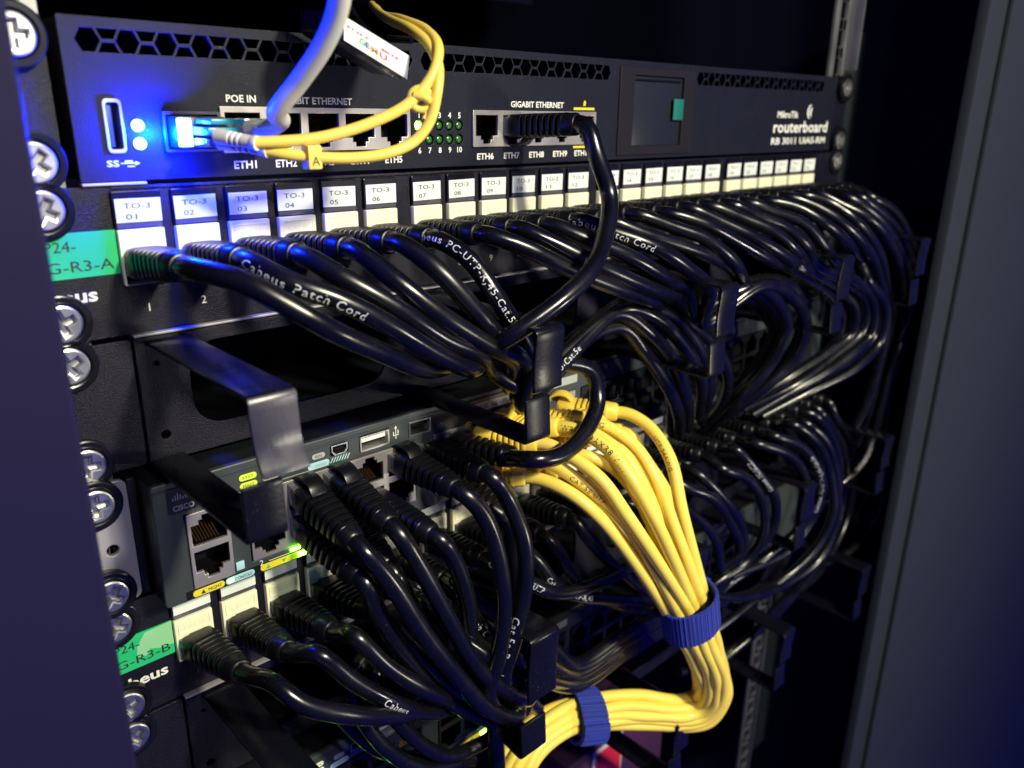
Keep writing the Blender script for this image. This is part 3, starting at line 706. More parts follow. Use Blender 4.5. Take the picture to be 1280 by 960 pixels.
# ================================================================== switches
def network_switch(dz, label):
    YF = -15
    T = empty('network_switch', (240, YF, -155+dz), label, 'network switch')
    ztop, zbot = -134.2+dz, -177.6+dz
    rows = (-147.4+dz, -159.6+dz)       # tops of the upper and lower openings
    blocks = [(52, 5), (131, 6), (219, 6), (307, 6)]
    holes = [rrect(31.6, -173.4+dz, 45.2, -146.8+dz, .3, 2)]
    for x0, n in blocks: holes.append(rrect(x0, -171.8+dz, x0+14*n, -145.8+dz, .3, 2))
    holes += [rrect(97.2, -143.9+dz, 110.2, -137.6+dz, .3, 2), rrect(85, -142.2+dz, 92.2, -137.8+dz, .8, 2), rrect(119.5, -143.9+dz, 130, -138.2+dz, .3, 2)]
    plate('bezel', [rrect(22, zbot, 460, ztop, 1.5, 4)]+holes, YF, YF+2.5, K['switch'], T, .5)
    mb = MB(); mb.box((22.6, YF+2.6, zbot+.5), (23.4, 250, ztop-.5)); mb.box((23.4, YF+2.6, ztop-1.3), (459, 250, ztop-.5)); mb.box((459, YF+2.6, zbot+.5), (459.8, 250, ztop-.5)); mb.box((23.4, YF+2.6, zbot+.5), (459, 250, zbot+1.2)); mb.box((23.4, YF+20, zbot+1.2), (459, YF+21, ztop-1.3))
    mb.build('chassis', K['switchdark'], T, .2)
    box('bezel_lip', (22.4, YF-.7, -136.9+dz), (459.6, YF-.05, -136.3+dz), K['switch'], T, .15)
    pl = plate('mounting_ear', [rrect(2.2, zbot+.6, 19.2, ztop-.1, 2.5, 5), circ(8.75, -139.7+dz, 3.2, 16), circ(8.75, -171.45+dz, 3.2, 16), circ(12.4, -157.5+dz, 1.9, 20)], -2.4, -.4, K['silver'], T, .35)
    mb = MB(); mb.box((19.3, -2.3, zbot+1), (22.2, 60, ztop-.6)); mb.build('ear_flange', K['switchdark'], T, .4)
    q = plate('port_block', [rrect(31.4, -173.6+dz, 45.4, -146.6+dz, .4, 2), rj_hole(38.4, -148.0+dz, 11.6, 7.4, True), rj_hole(38.4, -160.6+dz, 11.6, 7.4)], YF-.8, YF+.6, K['nickel'], T, .15)
    port_inside('port_socket', 38.4, -148.0+dz, YF-.4, q, 11.6, 7.4, True); port_inside('port_socket', 38.4, -160.6+dz, YF-.4, q, 11.6, 7.4)
    for bi, (x0, n) in enumerate(blocks):
        hs = [rrect(x0+.3, -171.6+dz, x0+14*n-.3, -146.0+dz, .3, 2)]
        for k in range(n):
            hs.append(rj_hole(x0+7+14*k, -147.0+dz, 11.6, 7.4, True)); hs.append(rj_hole(x0+7+14*k, -160.2+dz, 11.6, 7.4))
        q = plate('port_block', hs, YF-.5, YF+.8, K['nickel'] if bi < 2 and dz == 0 else K['switchdark'], T, .12)  # far and second-switch blocks darkened, shade among the cords put into their colour
        if bi < 2:
            for k in range(n):
                port_inside('port_socket', x0+7+14*k, -147.0+dz, YF-.2, q, 11.6, 7.4, True); port_inside('port_socket', x0+7+14*k, -160.2+dz, YF-.2, q, 11.6, 7.4)
    # upper strip: pills, console, usb
    def pill(name, x0, z0_, x1, z1_, m, parent=T, Y=YF-.1):
        return plate(name, [rrect(x0, z0_+dz, x1, z1_+dz, min(1.2, (z1_-z0_)/2-.05), 4)], Y-.08, Y+.04, m, parent, 0)
    for x, z, m, s in ((50.3, -141.0, 'pillyg', 'SYST'), (50.3, -144.0, 'pillyg', 'MAST'), (58.4, -140.4, 'cream', 'STAT'), (58.4, -143.4, 'cream', 'SPED'), (66.6, -140.0, 'cream', 'DUPX'), (66.6, -143.0, 'cream', 'STCK')):
        p = pill('mode_badge', x, z, x+6.2, z+2.2, K[m]); Let().put(s, x+3.1, z+.55+dz, 1.5, YF-.25, align='C', w=4.0).build('badge_print', K['ink'], p)
    p = pill('mode_badge', 77.4, -141.2, 82.6, -139.2, K['grey']); Let().put('RPS', 80, -140.8+dz, 1.5, YF-.25, align='C', w=2.6).build('badge_print', K['ink'], p)
    p = pill('console_strip', 75.5, -144.8, 84.2, -142.3, K['pillblue']); Let().put('CONSOLE', 79.8, -144.2+dz, 1.5, YF-.25, align='C', w=6).build('badge_print', K['grey'], p)
    q = MB()
    for k in range(7):
        a = 84.4+k*1.15; q.add([(a, YF-.15, -144.5+dz), (a+.5, YF-.15, -144.5+dz), (a+1.6, YF-.15, -142.6+dz), (a+1.1, YF-.15, -142.6+dz)], [(0, 1, 2, 3)])
    q.build('console_stripes', K['pillblue'], T, smooth=False)
    q = plate('mini_usb_port', [[(85.2, -138), (92, -138), (92, -140.4), (90.8, -142), (86.4, -142), (85.2, -140.4)], [(85.8, -138.5), (91.4, -138.5), (91.4, -140.2), (90.4, -141.5), (86.8, -141.5), (85.8, -140.2)]] if dz == 0 else [rrect(85.2, -142+dz, 92, -138+dz, .4, 2), rrect(85.8, -141.5+dz, 91.4, -138.5+dz, .3, 2)], YF-.3, YF+4, K['steel'], T, .06)
    box('tongue', (86.6, YF+.4, -140.3+dz), (90.6, YF+5, -139.4+dz), K['hole'], q, 0)
    for xa, xb, zz in ((97.2, 110.2, 0), (119.5, 130, 0)):
        q = plate('usb_port', [rrect(xa, -143.9+dz, xb, -137.9+dz, .3, 2), rrect(xa+.6, -143.2+dz, xb-.6, -138.4+dz, .2, 2)], YF-.5, YF+8, K['steel'], T, .08)
        box('tongue', (xa+1.2, YF+.6, -140.6+dz), (xb-1.2, YF+8, -139.0+dz), K['white'] if xa < 100 else K['hole'], q, .05)
    l = Let(); l.mb.box((113.2, YF-.15, -142.8+dz), (113.5, YF-.1, -138.4+dz)); l.mb.add([(112.7, YF-.15, -138.6+dz), (114.0, YF-.15, -138.6+dz), (113.35, YF-.15, -137.4+dz)], [(0, 1, 2)]); l.mb.box((112.1, YF-.15, -141.2+dz), (112.5, YF-.1, -139.8+dz)); l.mb.box((114.2, YF-.15, -140.8+dz), (114.6, YF-.1, -139.4+dz)); l.mb.box((112.1, YF-.15, -141.4+dz), (114.6, YF-.1, -141.1+dz))
    l.put('13', 134, -143.9+dz, 2.6, YF-.12); l.put('2', 54.6, -174.6+dz, 3.0, YF-.12); l.mb.box((58, YF-.15, -173.9+dz), (70, YF-.1, -173.7+dz))
    l.build('lettering', K['white'], T)
    p = plate('name_strip', [rrect(146, -142.2+dz, 216, -138.4+dz, .3, 2)], YF-.16, YF-.02, K['grey'], T, 0)
    Let().put('100BASE  1G UPLINK    PoE+', 149.5, -141.4+dz, 2.6, YF-.3, w=38, bold=.04).build('strip_print', K['ink'], p)
    # badge
    p = plate('maker_badge', [rrect(26.6, -145.2+dz, 36, -136.6+dz, 1, 3)], YF-.2, YF-.02, K['switchdark'], T, 0)
    l = Let().put('CISCO', 28, -144.2+dz, 2.6, YF-.35, w=6.8, bold=.05)
    for k, h in enumerate((1, 1.7, 2.4, 1.7, 1, 1.7, 2.4, 1.7, 1)): l.mb.box((28.2+k*.8, YF-.36, -140.6+dz), (28.5+k*.8, YF-.3, -140.6+h+dz))
    l.build('badge_print', K['grey'], p)
    # lower strip
    plate('lower_strip', [rrect(28.6, -177.2+dz, 92, -174.0+dz, .2, 2)], YF-.06, YF-.02, K['switchdark'], T, 0)
    p = pill('port_badge', 30.8, -176.9, 41.6, -174.5, K['pillyellow'], T, YF-.15); l = Let().put('MGMT', 36.0, -176.4+dz, 1.8, YF-.35, w=4.6); l.mb.add([(33.4, YF-.35, -176.5+dz), (35, YF-.35, -176.5+dz), (34.2, YF-.35, -175+dz)], [(0, 1, 2)]); l.build('badge_print', K['ink'], p)
    p = pill('port_badge', 42.0, -176.9, 52.4, -174.5, K['pillblue'], T, YF-.15); Let().put('CONSOLE', 45.2, -176.4+dz, 1.7, YF-.35, w=6.2).build('badge_print', K['ink'], p)
    for x0 in ((54.6,) if dz == 0 else (54.6, 76, 98, 120, 142)):
        p = pill('port_badge', x0, -176.9, x0+18, -174.4, K['pillyellow'], T, YF-.15); l = Let(); l.mb.add([(x0+2, YF-.35, -176.4+dz), (x0+3.8, YF-.35, -176.4+dz), (x0+2.9, YF-.35, -175+dz)], [(0, 1, 2)]); l.mb.add([(x0+8, YF-.35, -175+dz), (x0+9.8, YF-.35, -175+dz), (x0+8.9, YF-.35, -176.4+dz)], [(0, 2, 1)]); l.build('badge_print', K['greenprint'], p)
        q = MB(); q.box((x0+14.3, YF-.5, -176.5+dz), (x0+17.6, YF-.26, -174.7+dz)); q = q.build('port_light', K['greenled'], T)
    q = MB(); q.box((66, YF-1.0, -173.0+dz), (69.8, YF-.5, -172.1+dz)); q.build('port_light', K['greenled'], T)
    q = MB(); q.box((42.9, YF-.45, -176.2+dz), (44.6, YF-.26, -175.1+dz)); q.build('port_light', K['greenled'], T)
    box('reset_button', (45.9, YF-.9, -172.8+dz), (48.9, YF-.1, -169.6+dz), K['pillblue'], T, .3)
    q = MB()
    for z in (-144.9,): q.box((49, YF-.12, z+dz), (84, YF-.05, z+.25+dz))
    q.build('trim_line', K['grey'], T)
    return T
network_switch(0, 'grey network switch full of black and yellow cords in the middle of the rack')
network_switch(-133.35, 'second grey network switch low in the rack, nearly hidden by hanging cables')
lamp('port_lamp', 'POINT', (70, -19, -176.5), .0006, (.2, 1, .05), .8)

# ================================================================== black cords, upper panel
ORD = 'first second third fourth fifth sixth seventh eighth ninth tenth eleventh twelfth thirteenth fourteenth fifteenth sixteenth seventeenth eighteenth nineteenth twentieth twenty-first twenty-second twenty-third twenty-fourth'.split()
gA = 'black patch cords plugged into the upper patch panel'
E1 = [  # six cords: out of the second upper ring, curving down in front of the switch
 [(775, 408, -40), (806, 440, -44), (832, 480, -45), (848, 515, -40), (850, 545, -24)],
 [(770, 392, -42), (806, 413, -46), (839, 450, -48), (858, 496, -45), (860, 535, -26)],
 [(775, 385, -42), (813, 394, -46), (850, 425, -48), (874, 470, -46), (874, 520, -28)],
 [(780, 380, -38), (822, 386, -42), (855, 410, -42), (880, 450, -42), (886, 490, -36), (876, 528, -22)],
 [(770, 400, -36), (800, 420, -36), (826, 455, -34), (838, 500, -30), (840, 540, -18)],
 [(780, 376, -32), (830, 390, -34), (890, 430, -36), (910, 470, -36), (903, 505, -28), (880, 535, -16)]]
vis = {
 1: [(305, 354, -50), (350, 378, -56), (410, 409, -60), (480, 440, -58), (540, 462, -52)],
 2: [(360, 350, -48), (415, 372, -54), (475, 403, -58), (545, 442, -58), (590, 460, -54)],
 3: [(425, 346, -46), (498, 389, -54), (554, 424, -56), (600, 442, -54)],
 4: [(485, 341, -48), (545, 388, -56), (600, 426, -57), (640, 449, -54)],
 5: [(541, 334, -48), (588, 381, -55), (630, 425, -56), (660, 455, -54)],
 6: [(583, 322, -46), (617, 366, -54), (643, 406, -57), (664, 452, -56)],
 7: [(655, 311, -44), (708, 335, -50), (765, 357, -54), (815, 374, -50)],
 8: [(700, 310, -46), (755, 335, -54), (815, 360, -56), (850, 371, -48)],
 9: [(735, 298, -46), (790, 322, -54), (835, 348, -56), (862, 362, -50)],
 10: [(770, 290, -46), (822, 312, -56), (862, 338, -60), (888, 364, -56)],
 11: [(800, 288, -44), (850, 304, -50), (890, 322, -54), (915, 338, -52)],
 12: [(845, 284, -46), (884, 298, -54), (914, 322, -58), (930, 345, -54)],
 13: [(880, 282, -46), (925, 300, -54), (962, 322, -58), (990, 338, -52)],
 14: [(905, 277, -46), (945, 296, -55), (980, 322, -60), (1004, 338, -54)],
 15: [(930, 274, -46), (968, 290, -55), (996, 314, -60), (1012, 336, -54)],
 16: [(950, 272, -45), (985, 282, -52), (1008, 306, -58), (1020, 332, -54)],
 17: [(975, 268, -45), (1004, 280, -52), (1030, 308, -58), (1052, 338, -56)],
 18: [(995, 262, -46), (1030, 276, -56), (1058, 302, -62), (1078, 332, -58)],
 19: [(1018, 258, -46), (1055, 276, -58), (1085, 306, -64), (1098, 340, -60)],
 20: [(1036, 256, -46), (1070, 276, -57), (1100, 315, -62), (1108, 358, -54)],
 21: [(1048, 252, -46), (1088, 275, -58), (1118, 315, -62), (1128, 372, -50)],
 22: [(1060, 250, -46), (1096, 272, -56), (1125, 310, -60), (1138, 360, -50)],
 23: [(1075, 247, -45), (1106, 268, -53), (1132, 305, -56), (1142, 352, -48)],
 24: [(1088, 246, -44), (1112, 262, -50), (1136, 292, -54), (1146, 335, -48)]}
def through(x, zz, y=-46): return [('w', x-6, y, zz), ('w', x+14, y, zz-11)]
after = {}
for i in range(1, 7): after[i] = through(139, -104-2.6*i, -38-3.2*(i % 4))+E1[i-1]
E2 = [ # out of the third ring, round and back to the left
 [(935, 362, -50), (968, 388, -50), (978, 420, -48), (957, 455, -44), (920, 495, -34), (880, 530, -16)],
 [(940, 358, -56), (972, 378, -56), (984, 410, -54), (966, 452, -50), (930, 495, -40), (890, 532, -20)],
 [(945, 350, -50), (988, 360, -52), (1002, 394, -52), (995, 430, -50), (970, 465, -44), (925, 503, -30), (880, 540, -14)],
 [(950, 356, -58), (992, 372, -58), (1008, 405, -58), (996, 445, -54), (955, 485, -44), (900, 525, -24)],
 [(930, 366, -44), (955, 388, -44), (962, 420, -42), (945, 455, -36), (905, 500, -22), (870, 540, -10)],
 [(935, 370, -40), (962, 395, -40), (970, 425, -38), (950, 465, -32), (900, 510, -18), (860, 545, -8)]]
for i in range(7, 13): after[i] = [('w', 247, -38-3*(i-7), -107-2*(i-7)), ('w', 264, -40-3*(i-7), -110-2*(i-7))]+E2[i-7]
E2b = [
 [(1040, 375, -46), (1052, 400, -46), (1045, 430, -44), (1010, 455, -38), (960, 490, -26), (900, 530, -10)],
 [(1050, 362, -50), (1068, 385, -52), (1064, 415, -50), (1032, 445, -46), (980, 475, -36), (920, 515, -20)],
 [(1060, 355, -54), (1082, 380, -56), (1078, 415, -54), (1045, 448, -50), (990, 480, -40), (930, 515, -24)],
 [(1066, 348, -58), (1092, 375, -60), (1090, 415, -58), (1055, 452, -54), (1000, 485, -44), (940, 520, -28)],
 [(1072, 346, -52), (1098, 372, -54), (1098, 415, -52), (1066, 448, -48), (1010, 478, -38), (950, 510, -24)],
 [(1082, 350, -60), (1104, 385, -62), (1100, 425, -60), (1068, 458, -56), (1015, 488, -46), (950, 520, -30)]]
for i in range(13, 19): after[i] = E2b[i-13]
E3 = [
 [(1108, 400, -52), (1098, 450, -50), (1082, 505, -46), (1068, 535, -42), (1050, 560, -34)],
 [(1112, 400, -46), (1104, 450, -44), (1088, 510, -42), (1074, 555, -40), (1048, 600, -38), (1030, 625, -30)],
 [(1130, 410, -50), (1114, 470, -50), (1096, 532, -48), (1078, 575, -46), (1050, 610, -42), (1020, 640, -34)],
 [(1138, 395, -52), (1124, 440, -52), (1106, 500, -50), (1092, 545, -48), (1066, 590, -44), (1030, 628, -36)],
 [(1143, 390, -50), (1132, 430, -50), (1114, 500, -50), (1106, 560, -52), (1106, 620, -52), (1088, 665, -50), (1045, 700, -44), (1000, 715, -36)],
 [(1146, 372, -44), (1128, 430, -44), (1110, 490, -42), (1098, 550, -40), (1092, 610, -40), (1070, 650, -40)]]
for i in range(19, 25): after[i] = E3[i-19]
extra = {1: ', lowest', 2: ', printed Patch Cord', 6: ', printed UTP-RJ45', 10: ', printed Patch Cord', 24: ', outermost arc'}
PR = {2: [('Cabeus Patch Cord', 13, 4.0, .35)], 6: [('Cabeus PC-UTP-RJ45-Cat.5e', 3, 3.6, -.1)], 10: [('Cabeus Patch Cord', 6, 4.0, .2)], 1: [],
      3: [('PC-UTP-RJ45-Cat.5e', 118, 3.6, .2)], 9: [('UTP-RJ45-Cat.5e', 126, 3.4, .0)], 14: [('Cabeus', 90, 3.4, .2)]}
for i in range(1, 25):
    x = PX(i-1); j = ra(-.8, .8)
    lab = 'black cord %s from the left under the upper label row%s' % (ORD[i-1], extra.get(i, ''))
    end = V(x+j, -33, -64.6+ra(-.6, .6))
    cord((x, -4.4, -67.4), end, onward(vis[i], after[i]), lab, gA, jit=.5 if i < 11 else 1.3, r=3.25 if i < 11 else 2.9, latch=False, prints=PR.get(i, []))

# ================================================================== black cords, lower panel
gB = 'black patch cords plugged into the lower patch panel'
DB = -133.35
visB = {
 1: [(338, 850, -46), (375, 878, -54), (440, 893, -58), (505, 892, -52), (560, 880, -42)],
 2: [(395, 815, -44), (440, 850, -50), (490, 878, -54), (540, 890, -48), (580, 880, -40)],
 3: [(440, 790, -44), (480, 830, -50), (530, 862, -54), (580, 880, -48)],
 4: [(480, 775, -42), (520, 815, -48), (560, 855, -52), (610, 885, -48)],
 5: [(530, 750, -42), (570, 790, -50), (610, 825, -54), (650, 862, -48), (672, 885, -44)],
 6: [(570, 735, -42), (600, 780, -48), (640, 820, -50), (672, 860, -46)],
 7: [(625, 715, -40), (660, 729, -44), (700, 742, -46), (752, 728, -46), (800, 700, -40)],
 8: [(670, 700, -40), (700, 735, -42), (760, 748, -44), (824, 752, -42), (900, 748, -40)],
 9: [(700, 690, -40), (720, 725, -42), (780, 758, -42), (850, 760, -40), (905, 752, -38)],
 10: [(735, 672, -40), (765, 705, -42), (800, 740, -42), (850, 770, -40), (900, 765, -36)],
 11: [(770, 660, -40), (800, 690, -42), (825, 730, -42), (840, 780, -38)],
 12: [(800, 640, -40), (830, 670, -44), (850, 705, -44), (858, 745, -40), (845, 790, -36)],
 13: [(835, 622, -42), (870, 645, -48), (893, 672, -50), (905, 700, -48), (898, 735, -42), (860, 790, -36)],
 14: [(860, 610, -44), (890, 628, -50), (915, 655, -52), (922, 690, -50), (905, 725, -44), (860, 770, -36)],
 15: [(880, 592, -44), (912, 628, -50), (927, 662, -52), (924, 690, -50), (905, 715, -46), (870, 760, -38)],
 16: [(902, 580, -44), (938, 600, -52), (955, 630, -56), (952, 665, -54), (930, 700, -50), (895, 722, -44), (860, 760, -38)],
 17: [(920, 562, -44), (950, 590, -52), (966, 625, -56), (962, 665, -54), (940, 695, -50), (905, 722, -44), (860, 770, -36)],
 18: [(945, 552, -46), (985, 575, -56), (1008, 610, -60), (1004, 650, -58), (965, 695, -52), (905, 735, -44), (860, 785, -36)],
 19: [(965, 540, -46), (1002, 560, -56), (1024, 602, -60), (1020, 645, -60), (985, 685, -54), (910, 727, -46), (850, 770, -38)],
 20: [(990, 532, -46), (1018, 548, -54), (1040, 592, -60), (1040, 640, -60), (1012, 690, -56), (968, 735, -50), (905, 748, -46), (850, 770, -38)],
 21: [(1008, 524, -46), (1032, 545, -54), (1048, 600, -60), (1046, 650, -60), (1028, 695, -58), (990, 728, -54), (930, 748, -50), (880, 745, -42)],
 22: [(1020, 522, -42), (1042, 555, -44), (1050, 600, -46), (1035, 660, -46), (990, 715, -46), (945, 753, -44), (903, 785, -40), (860, 815, -34)],
 23: [(1030, 520, -40), (1050, 560, -40), (1056, 620, -40), (1035, 690, -42), (990, 750, -44), (949, 788, -42), (912, 815, -38), (860, 835, -32)],
 24: [(1045, 518, -40), (1062, 560, -38), (1060, 640, -38), (1025, 710, -40), (975, 760, -42), (940, 795, -42), (905, 825, -38), (850, 845, -32)]}
exB = {1: ', lowest', 7: ', sagging', 20: ', widest loop', 24: ', outermost'}
PRB = {1: [], 2: [('Cabeus', 52, 3.8, .3)], 6: [('Patch Cord', 28, 4.2, .2)], 5: [('Patch Cord', 60, 4.2, .2)], 7: [('Cabeus PC-UTP', 12, 3.8, .2)], 19: [('Cabeus PC-UTP-RJ45-Cat.5e', 60, 3.6, .1, True)], 17: [('Cabeus PC-UTP', 30, 3.4, .2, True)], 22: [('Cat.5e Cabeus', 165, 3.6, .2, True)], 8: [('Cabeus PC-UTP-RJ45', 30, 3.4, .1)]}
for i in range(1, 25):
    x = PX(i-1); j = ra(-1, 1)
    lab = 'black cord %s from the left end of the lower patch panel%s' % (ORD[i-1], exB.get(i, ''))
    cord((x, -4.4, -68.4+DB), V(x+j+3.5, -33, -66.4+DB+ra(-.8, .6)), visB[i], lab, gB, r=3.2 if i < 9 else 2.8, jit=.8 if i < 12 else 2.2, prints=PRB.get(i, []))

# ================================================================== black cords, switch
gS = 'black patch cords plugged into the switch'
tail = lambda k: [('w', 146+k*1.5, -44-(k % 3)*5, -250+(k//3)*7), (720, 858-k*4, -44), (780, 820-k*4, -44), (835, 786-k*3, -42), (885, 756-k*2, -38)]
sw = [
 ((73, -151.5), (452, 686, -47), [(488, 728, -52), (530, 790, -56), (570, 845, -58), (610, 885, -58), (650, 892, -54)], True, 'first black switch cord from the left, its latch hooped over the plug'),
 ((87, -151.5), (492, 660, -46), [(528, 715, -52), (560, 775, -55), (595, 830, -56), (630, 862, -56), (662, 872, -52)], True, 'second black switch cord from the left, shiny along its length'),
 ((101, -165), (540, 668, -44), [(568, 700, -48), (586, 750, -50), (588, 800, -50), (598, 850, -48), (640, 884, -48)], False, 'third black switch cord from the left, bending straight down'),
 ((115, -151.5), (572, 612, -46), [(600, 640, -52), (622, 695, -56), (630, 760, -58), (622, 820, -58), (610, 868, -56), (640, 893, -50)], True, 'fourth black switch cord from the left, dropping in a long arc'),
 ((129.5, -151.5), (602, 590, -44), [(632, 620, -50), (655, 675, -56), (656, 735, -58), (642, 800, -58), (628, 850, -56), (650, 880, -48)], False, 'fifth black switch cord from the left, outermost of the hanging arcs'),
 ((138, -165), (620, 640, -38), [(640, 680, -44), (646, 740, -48), (638, 800, -50), (630, 850, -48), (655, 888, -44)], False, 'black switch cord hanging half hidden behind the outermost arc'),
 ((73, -165), (440, 712, -40), [(470, 760, -44), (505, 815, -48), (550, 865, -50), (600, 895, -50), (645, 900, -48)], False, 'black switch cord from the bottom row below the first one'),
 ((87, -165), (478, 700, -40), [(510, 750, -44), (545, 810, -48), (585, 858, -50), (630, 890, -48)], False, 'black switch cord from the bottom row below the second one')]
PRS = {4: [('Cat.5e Patch', 74, 4.4, .3)], 3: []}
for k, ((x, z), e, sp, lt, lab) in enumerate(sw):
    cord((x, -17.5, z), at(*e), sp+tail(k), lab, gS, latch=lt, r=3.4, prints=PRS.get(k, []))
# the plug end of the router's cord, in the switch
pe = at(656, 574, -46); rt = V(138, -17.5, -151.5)
mt = orient(rt, pe); place('plug', PLUGB, mt, E7); place('boot', BOOT, mt, E7)
# hanging thick cord at the bottom
t = empty('network_cable', tuple(at(620, 900, -44)), 'short glossy black cable hanging straight down at the bottom edge', 'network cable')
thin([(612, 860, -50), (618, 905, -50), (622, 960, -48), (622, 1020, -46)], 3.6, 'cable', K['cable'], t)
# bunch sagging behind the lower left cords
for k, sp in enumerate(([(500, 800, -30), (470, 850, -38), (500, 905, -44), (560, 945, -44), (600, 930, -40)], [(470, 800, -30), (440, 850, -36), (460, 910, -42), (520, 958, -44), (590, 950, -40)], [(640, 905, -44), (590, 935, -42), (540, 950, -40), (470, 935, -36), (420, 890, -30)])):
    t = empty('network_cable', tuple(at(*sp[2])), ['black cable loop sagging at the bottom, inner one', 'black cable loop sagging at the bottom, outer one', 'black cable crossing the sagging loops at the bottom'][k], 'network cable', 'black cables sagging along the bottom')
    thin(sp, 3.0, 'cable', K['cable'], t)

# ================================================================== yellow cords
gY = 'yellow patch cords strapped in one bundle'
# centre line of the bundle after the strap, each cord keeps a slot in the cross section
spine = [(836, 700, -76), (862, 765, -80), (884, 822, -80), (893, 862, -76), (880, 890, -70), (845, 893, -62), (800, 888, -54), (760, 889, -47), (727, 893, -42), (690, 908, -40), (655, 945, -40), (630, 1000, -40)]
slots = [(-8.2, 0), (-4.6, -3.4), (-.6, -4.6), (-3.4, 2.0), (3.0, -4.0), (4.6, 3.6), (6.4, -1.6), (8.8, 2.6), (.8, 4.6), (-6.4, 4.8), (-.4, .2), (2.6, 8.0)]
SP = smoothpath(catmull(pts(spine), 6), 2); SF = frames(SP); SL = arclen(SP)
def slot_pts(k, start=0):
    out = []; a, b = slots[k]
    for i in range(start, len(SP), 2):
        p = SP[i]; t = SF[i][0]
        n = (CAM-p); n = (n-t*n.dot(t)).normalized(); s = t.cross(n)
        tw = .9*SL[i]/SL[-1]; sp_ = 1.0+.18*math.sin(SL[i]/22+k)
        aa = (a*math.cos(tw)-b*math.sin(tw))*sp_; bb = (a*math.sin(tw)+b*math.cos(tw))*sp_
        out.append(('w', *(p-s*aa*.92+n*(-bb)*.85)))
    return out
ycords = [
 ((145, -165), (676, 598, -46), [(705, 613, -56), (748, 646, -68), (788, 684, -76)], 0, False, 'lowest yellow cord, leaving the switch at the lower left of the bunch'),
 ((159, -165), (690, 578, -48), [(738, 612, -62), (778, 650, -72), (812, 692, -78)], 1, False, 'second lowest yellow cord of the bunch, lying above the lowest'),
 ((152, -151), (708, 558, -52), [(748, 596, -66), (783, 645, -76), (812, 690, -82)], 2, True, 'yellow cord passing under the hoop of the black router cord'),
 ((173, -165), (728, 568, -46), [(766, 583, -54), (800, 625, -64), (826, 680, -70)], 3, False, 'yellow cord at the dark inner side of the bunch'),
 ((166, -151), (722, 534, -50), [(755, 556, -62), (788, 594, -74), (815, 645, -82), (838, 700, -86)], 4, True, 'yellow cord with black printing running down its middle'),
 ((187, -165), (752, 545, -46), [(790, 570, -54), (822, 615, -66), (845, 675, -74)], 5, False, 'yellow cord with the ribbed boot second from the right'),
 ((180, -151), (760, 526, -50), [(792, 556, -60), (820, 600, -72), (842, 655, -80), (858, 710, -84)], 6, True, 'printed yellow cord lying beside the outermost one'),
 ((201, -151), (786, 516, -44), [(812, 534, -54), (838, 575, -68), (852, 635, -78), (866, 700, -82)], 8, True, 'outermost yellow cord on the right of the bunch'),
 ((194, -165), (730, 520, -38), [(765, 545, -46), (800, 590, -56), (826, 640, -66), (846, 690, -72)], 7, False, 'yellow cord mostly hidden at the back of the bunch'),
 ((166, -165), (700, 590, -42), [(735, 618, -52), (768, 655, -62), (800, 690, -70)], 9, False, 'yellow cord tucked under the two lowest ones of the bunch'),
 ((173, -151), (742, 536, -48), [(776, 566, -60), (808, 612, -72), (834, 668, -78)], 10, True, 'yellow cord squeezed between the two printed ones'),
 ((208, -165), (772, 540, -40), [(800, 562, -50), (830, 610, -60), (850, 660, -68), (862, 700, -74)], 11, False, 'yellow cord just inside the outermost one on the right')]
for k, ((x, z), e, sp, sl_, lt, lab) in enumerate(ycords):
    sl = [0, 1, 2, 3, 4, 5, 6, 7, 8, 9, 10, 11][k]
    pr = {1: [('CAT.5E UTP', 22, 2.8, .3)], 4: [('WR600 9AXR8 V1.11', 10, 3.4, .1)], 7: [('UTP 24AWG', 30, 2.8, .5)], 6: [('20 AUG 1.1.1', 5, 3.2, .1)]}.get(k, [])
    cord((x, -17.5, z), at(*e), sp[:-1]+slot_pts(sl, 5), lab, gY, r=2.8, kind='yellow', latch=lt, prints=pr)
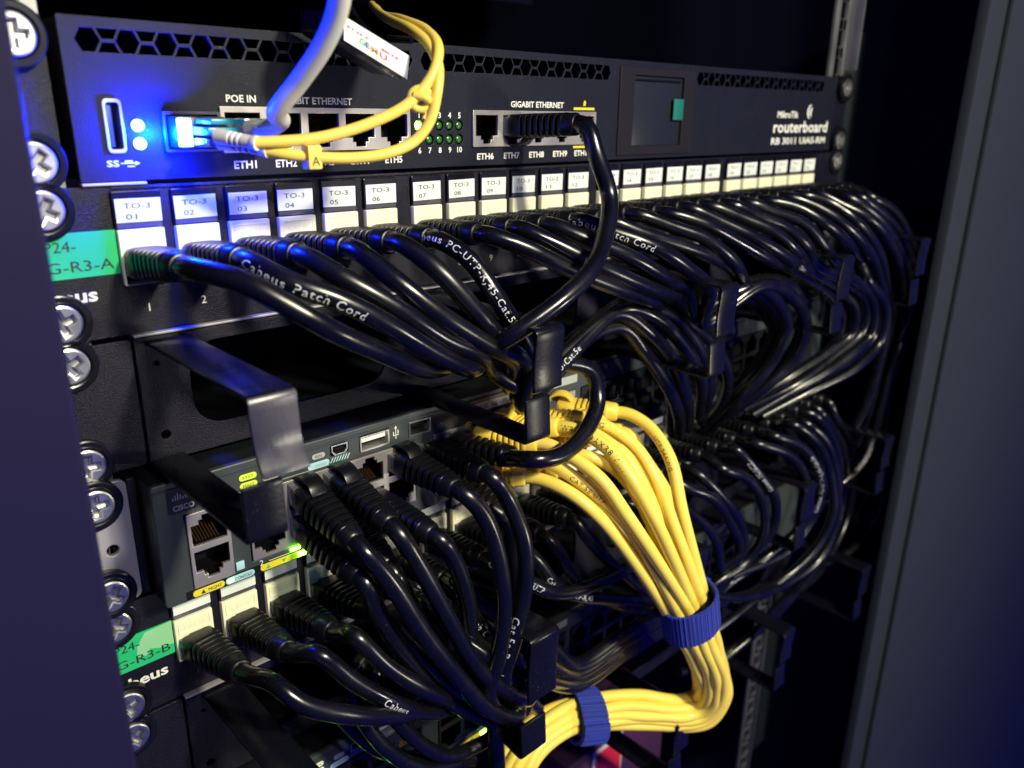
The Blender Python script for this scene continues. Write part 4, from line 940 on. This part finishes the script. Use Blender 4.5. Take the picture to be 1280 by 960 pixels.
def strap(i0, label, w_, ra_, rb_, tilt=0.0, off=0.0):
    p = SP[i0]; t = SF[i0][0]; n = (CAM-p); n = (n-t*n.dot(t)).normalized(); s = t.cross(n)
    t2 = (t+s*tilt).normalized()
    N = 132; vs = []; fs = []; uv = []
    for k in range(N+21):
        g = 2*math.pi*k/N+off; extra_ = .0 if k < N else .9
        wob = 1+.025*math.sin(3*g)+(.028 if k % 3 == 0 else 0)+random.uniform(-.004, .004)
        for j, (dw, th) in enumerate(((-1, 0), (1, 0), (1, -1.1), (-1, -1.1))):
            rr_ = (1*wob)
            vs.append(p+s*math.cos(g)*(ra_+th+extra_)*rr_+n*math.sin(g)*(rb_+th+extra_)*rr_+t2*dw*w_/2)
    for k in range(N+20):
        for j in range(4):
            j2 = (j+1) % 4; fs.append((k*4+j, k*4+j2, (k+1)*4+j2, (k+1)*4+j))
    fs += [(3, 2, 1, 0), tuple(range((N+20)*4, (N+21)*4))]
    T = MB(); T.add(vs, fs); o = T.build('cable_strap', K['velcro'], None)
    ul = o.data.uv_layers.new(name='UVMap')
    for lp in o.data.loops:
        v = lp.vertex_index; ul.data[lp.index].uv = ((v//4)/N*4, (1 if v % 4 in (1, 2) else 0)*.6)
    tag(o, label, 'cable strap', 'blue straps round the yellow bundle')
def nearest(px, py):
    best = min(range(len(SP)), key=lambda i: (SP[i]-CAM).normalized().angle((at(px, py, -60)-CAM).normalized())); return best
strap(nearest(864, 766), 'blue ribbed hook and loop strap round the upright yellow bundle', 20, 13.4, 11.6, .18, 3.6)
strap(nearest(727, 893), 'dark blue strap round the yellow bundle behind the black ring plate', 15, 13.4, 11.0, 0.1, 2.0)

# ================================================================== card at the bottom
t = empty('printed_carton', tuple(at(760, 940, 0)), 'red, white and purple printed carton lying low behind the yellow bundle', 'carton')
p0 = at(760, 940, 10)
box('carton_body', (p0.x-40, 10, p0.z-60), (p0.x+62, 60, p0.z+12), K['purple'], t, 1)
q = MB(); q.box((p0.x-16, 9.3, p0.z-50), (p0.x+14, 9.9, p0.z+9)); q.build('white_panel', K['whitecard'], t)
q = MB(); q.box((p0.x-13, 8.6, p0.z-50), (p0.x+12, 9.2, p0.z+6)); q.build('red_panel', K['red'], t)
t = empty('network_cable', tuple(at(780, 930, -20)), 'dark cable slanting down in front of the red carton', 'network cable')
thin([(740, 900, -10), (775, 925, -20), (820, 955, -26), (880, 1000, -30)], 4.2, 'cable', K['boot'], t)
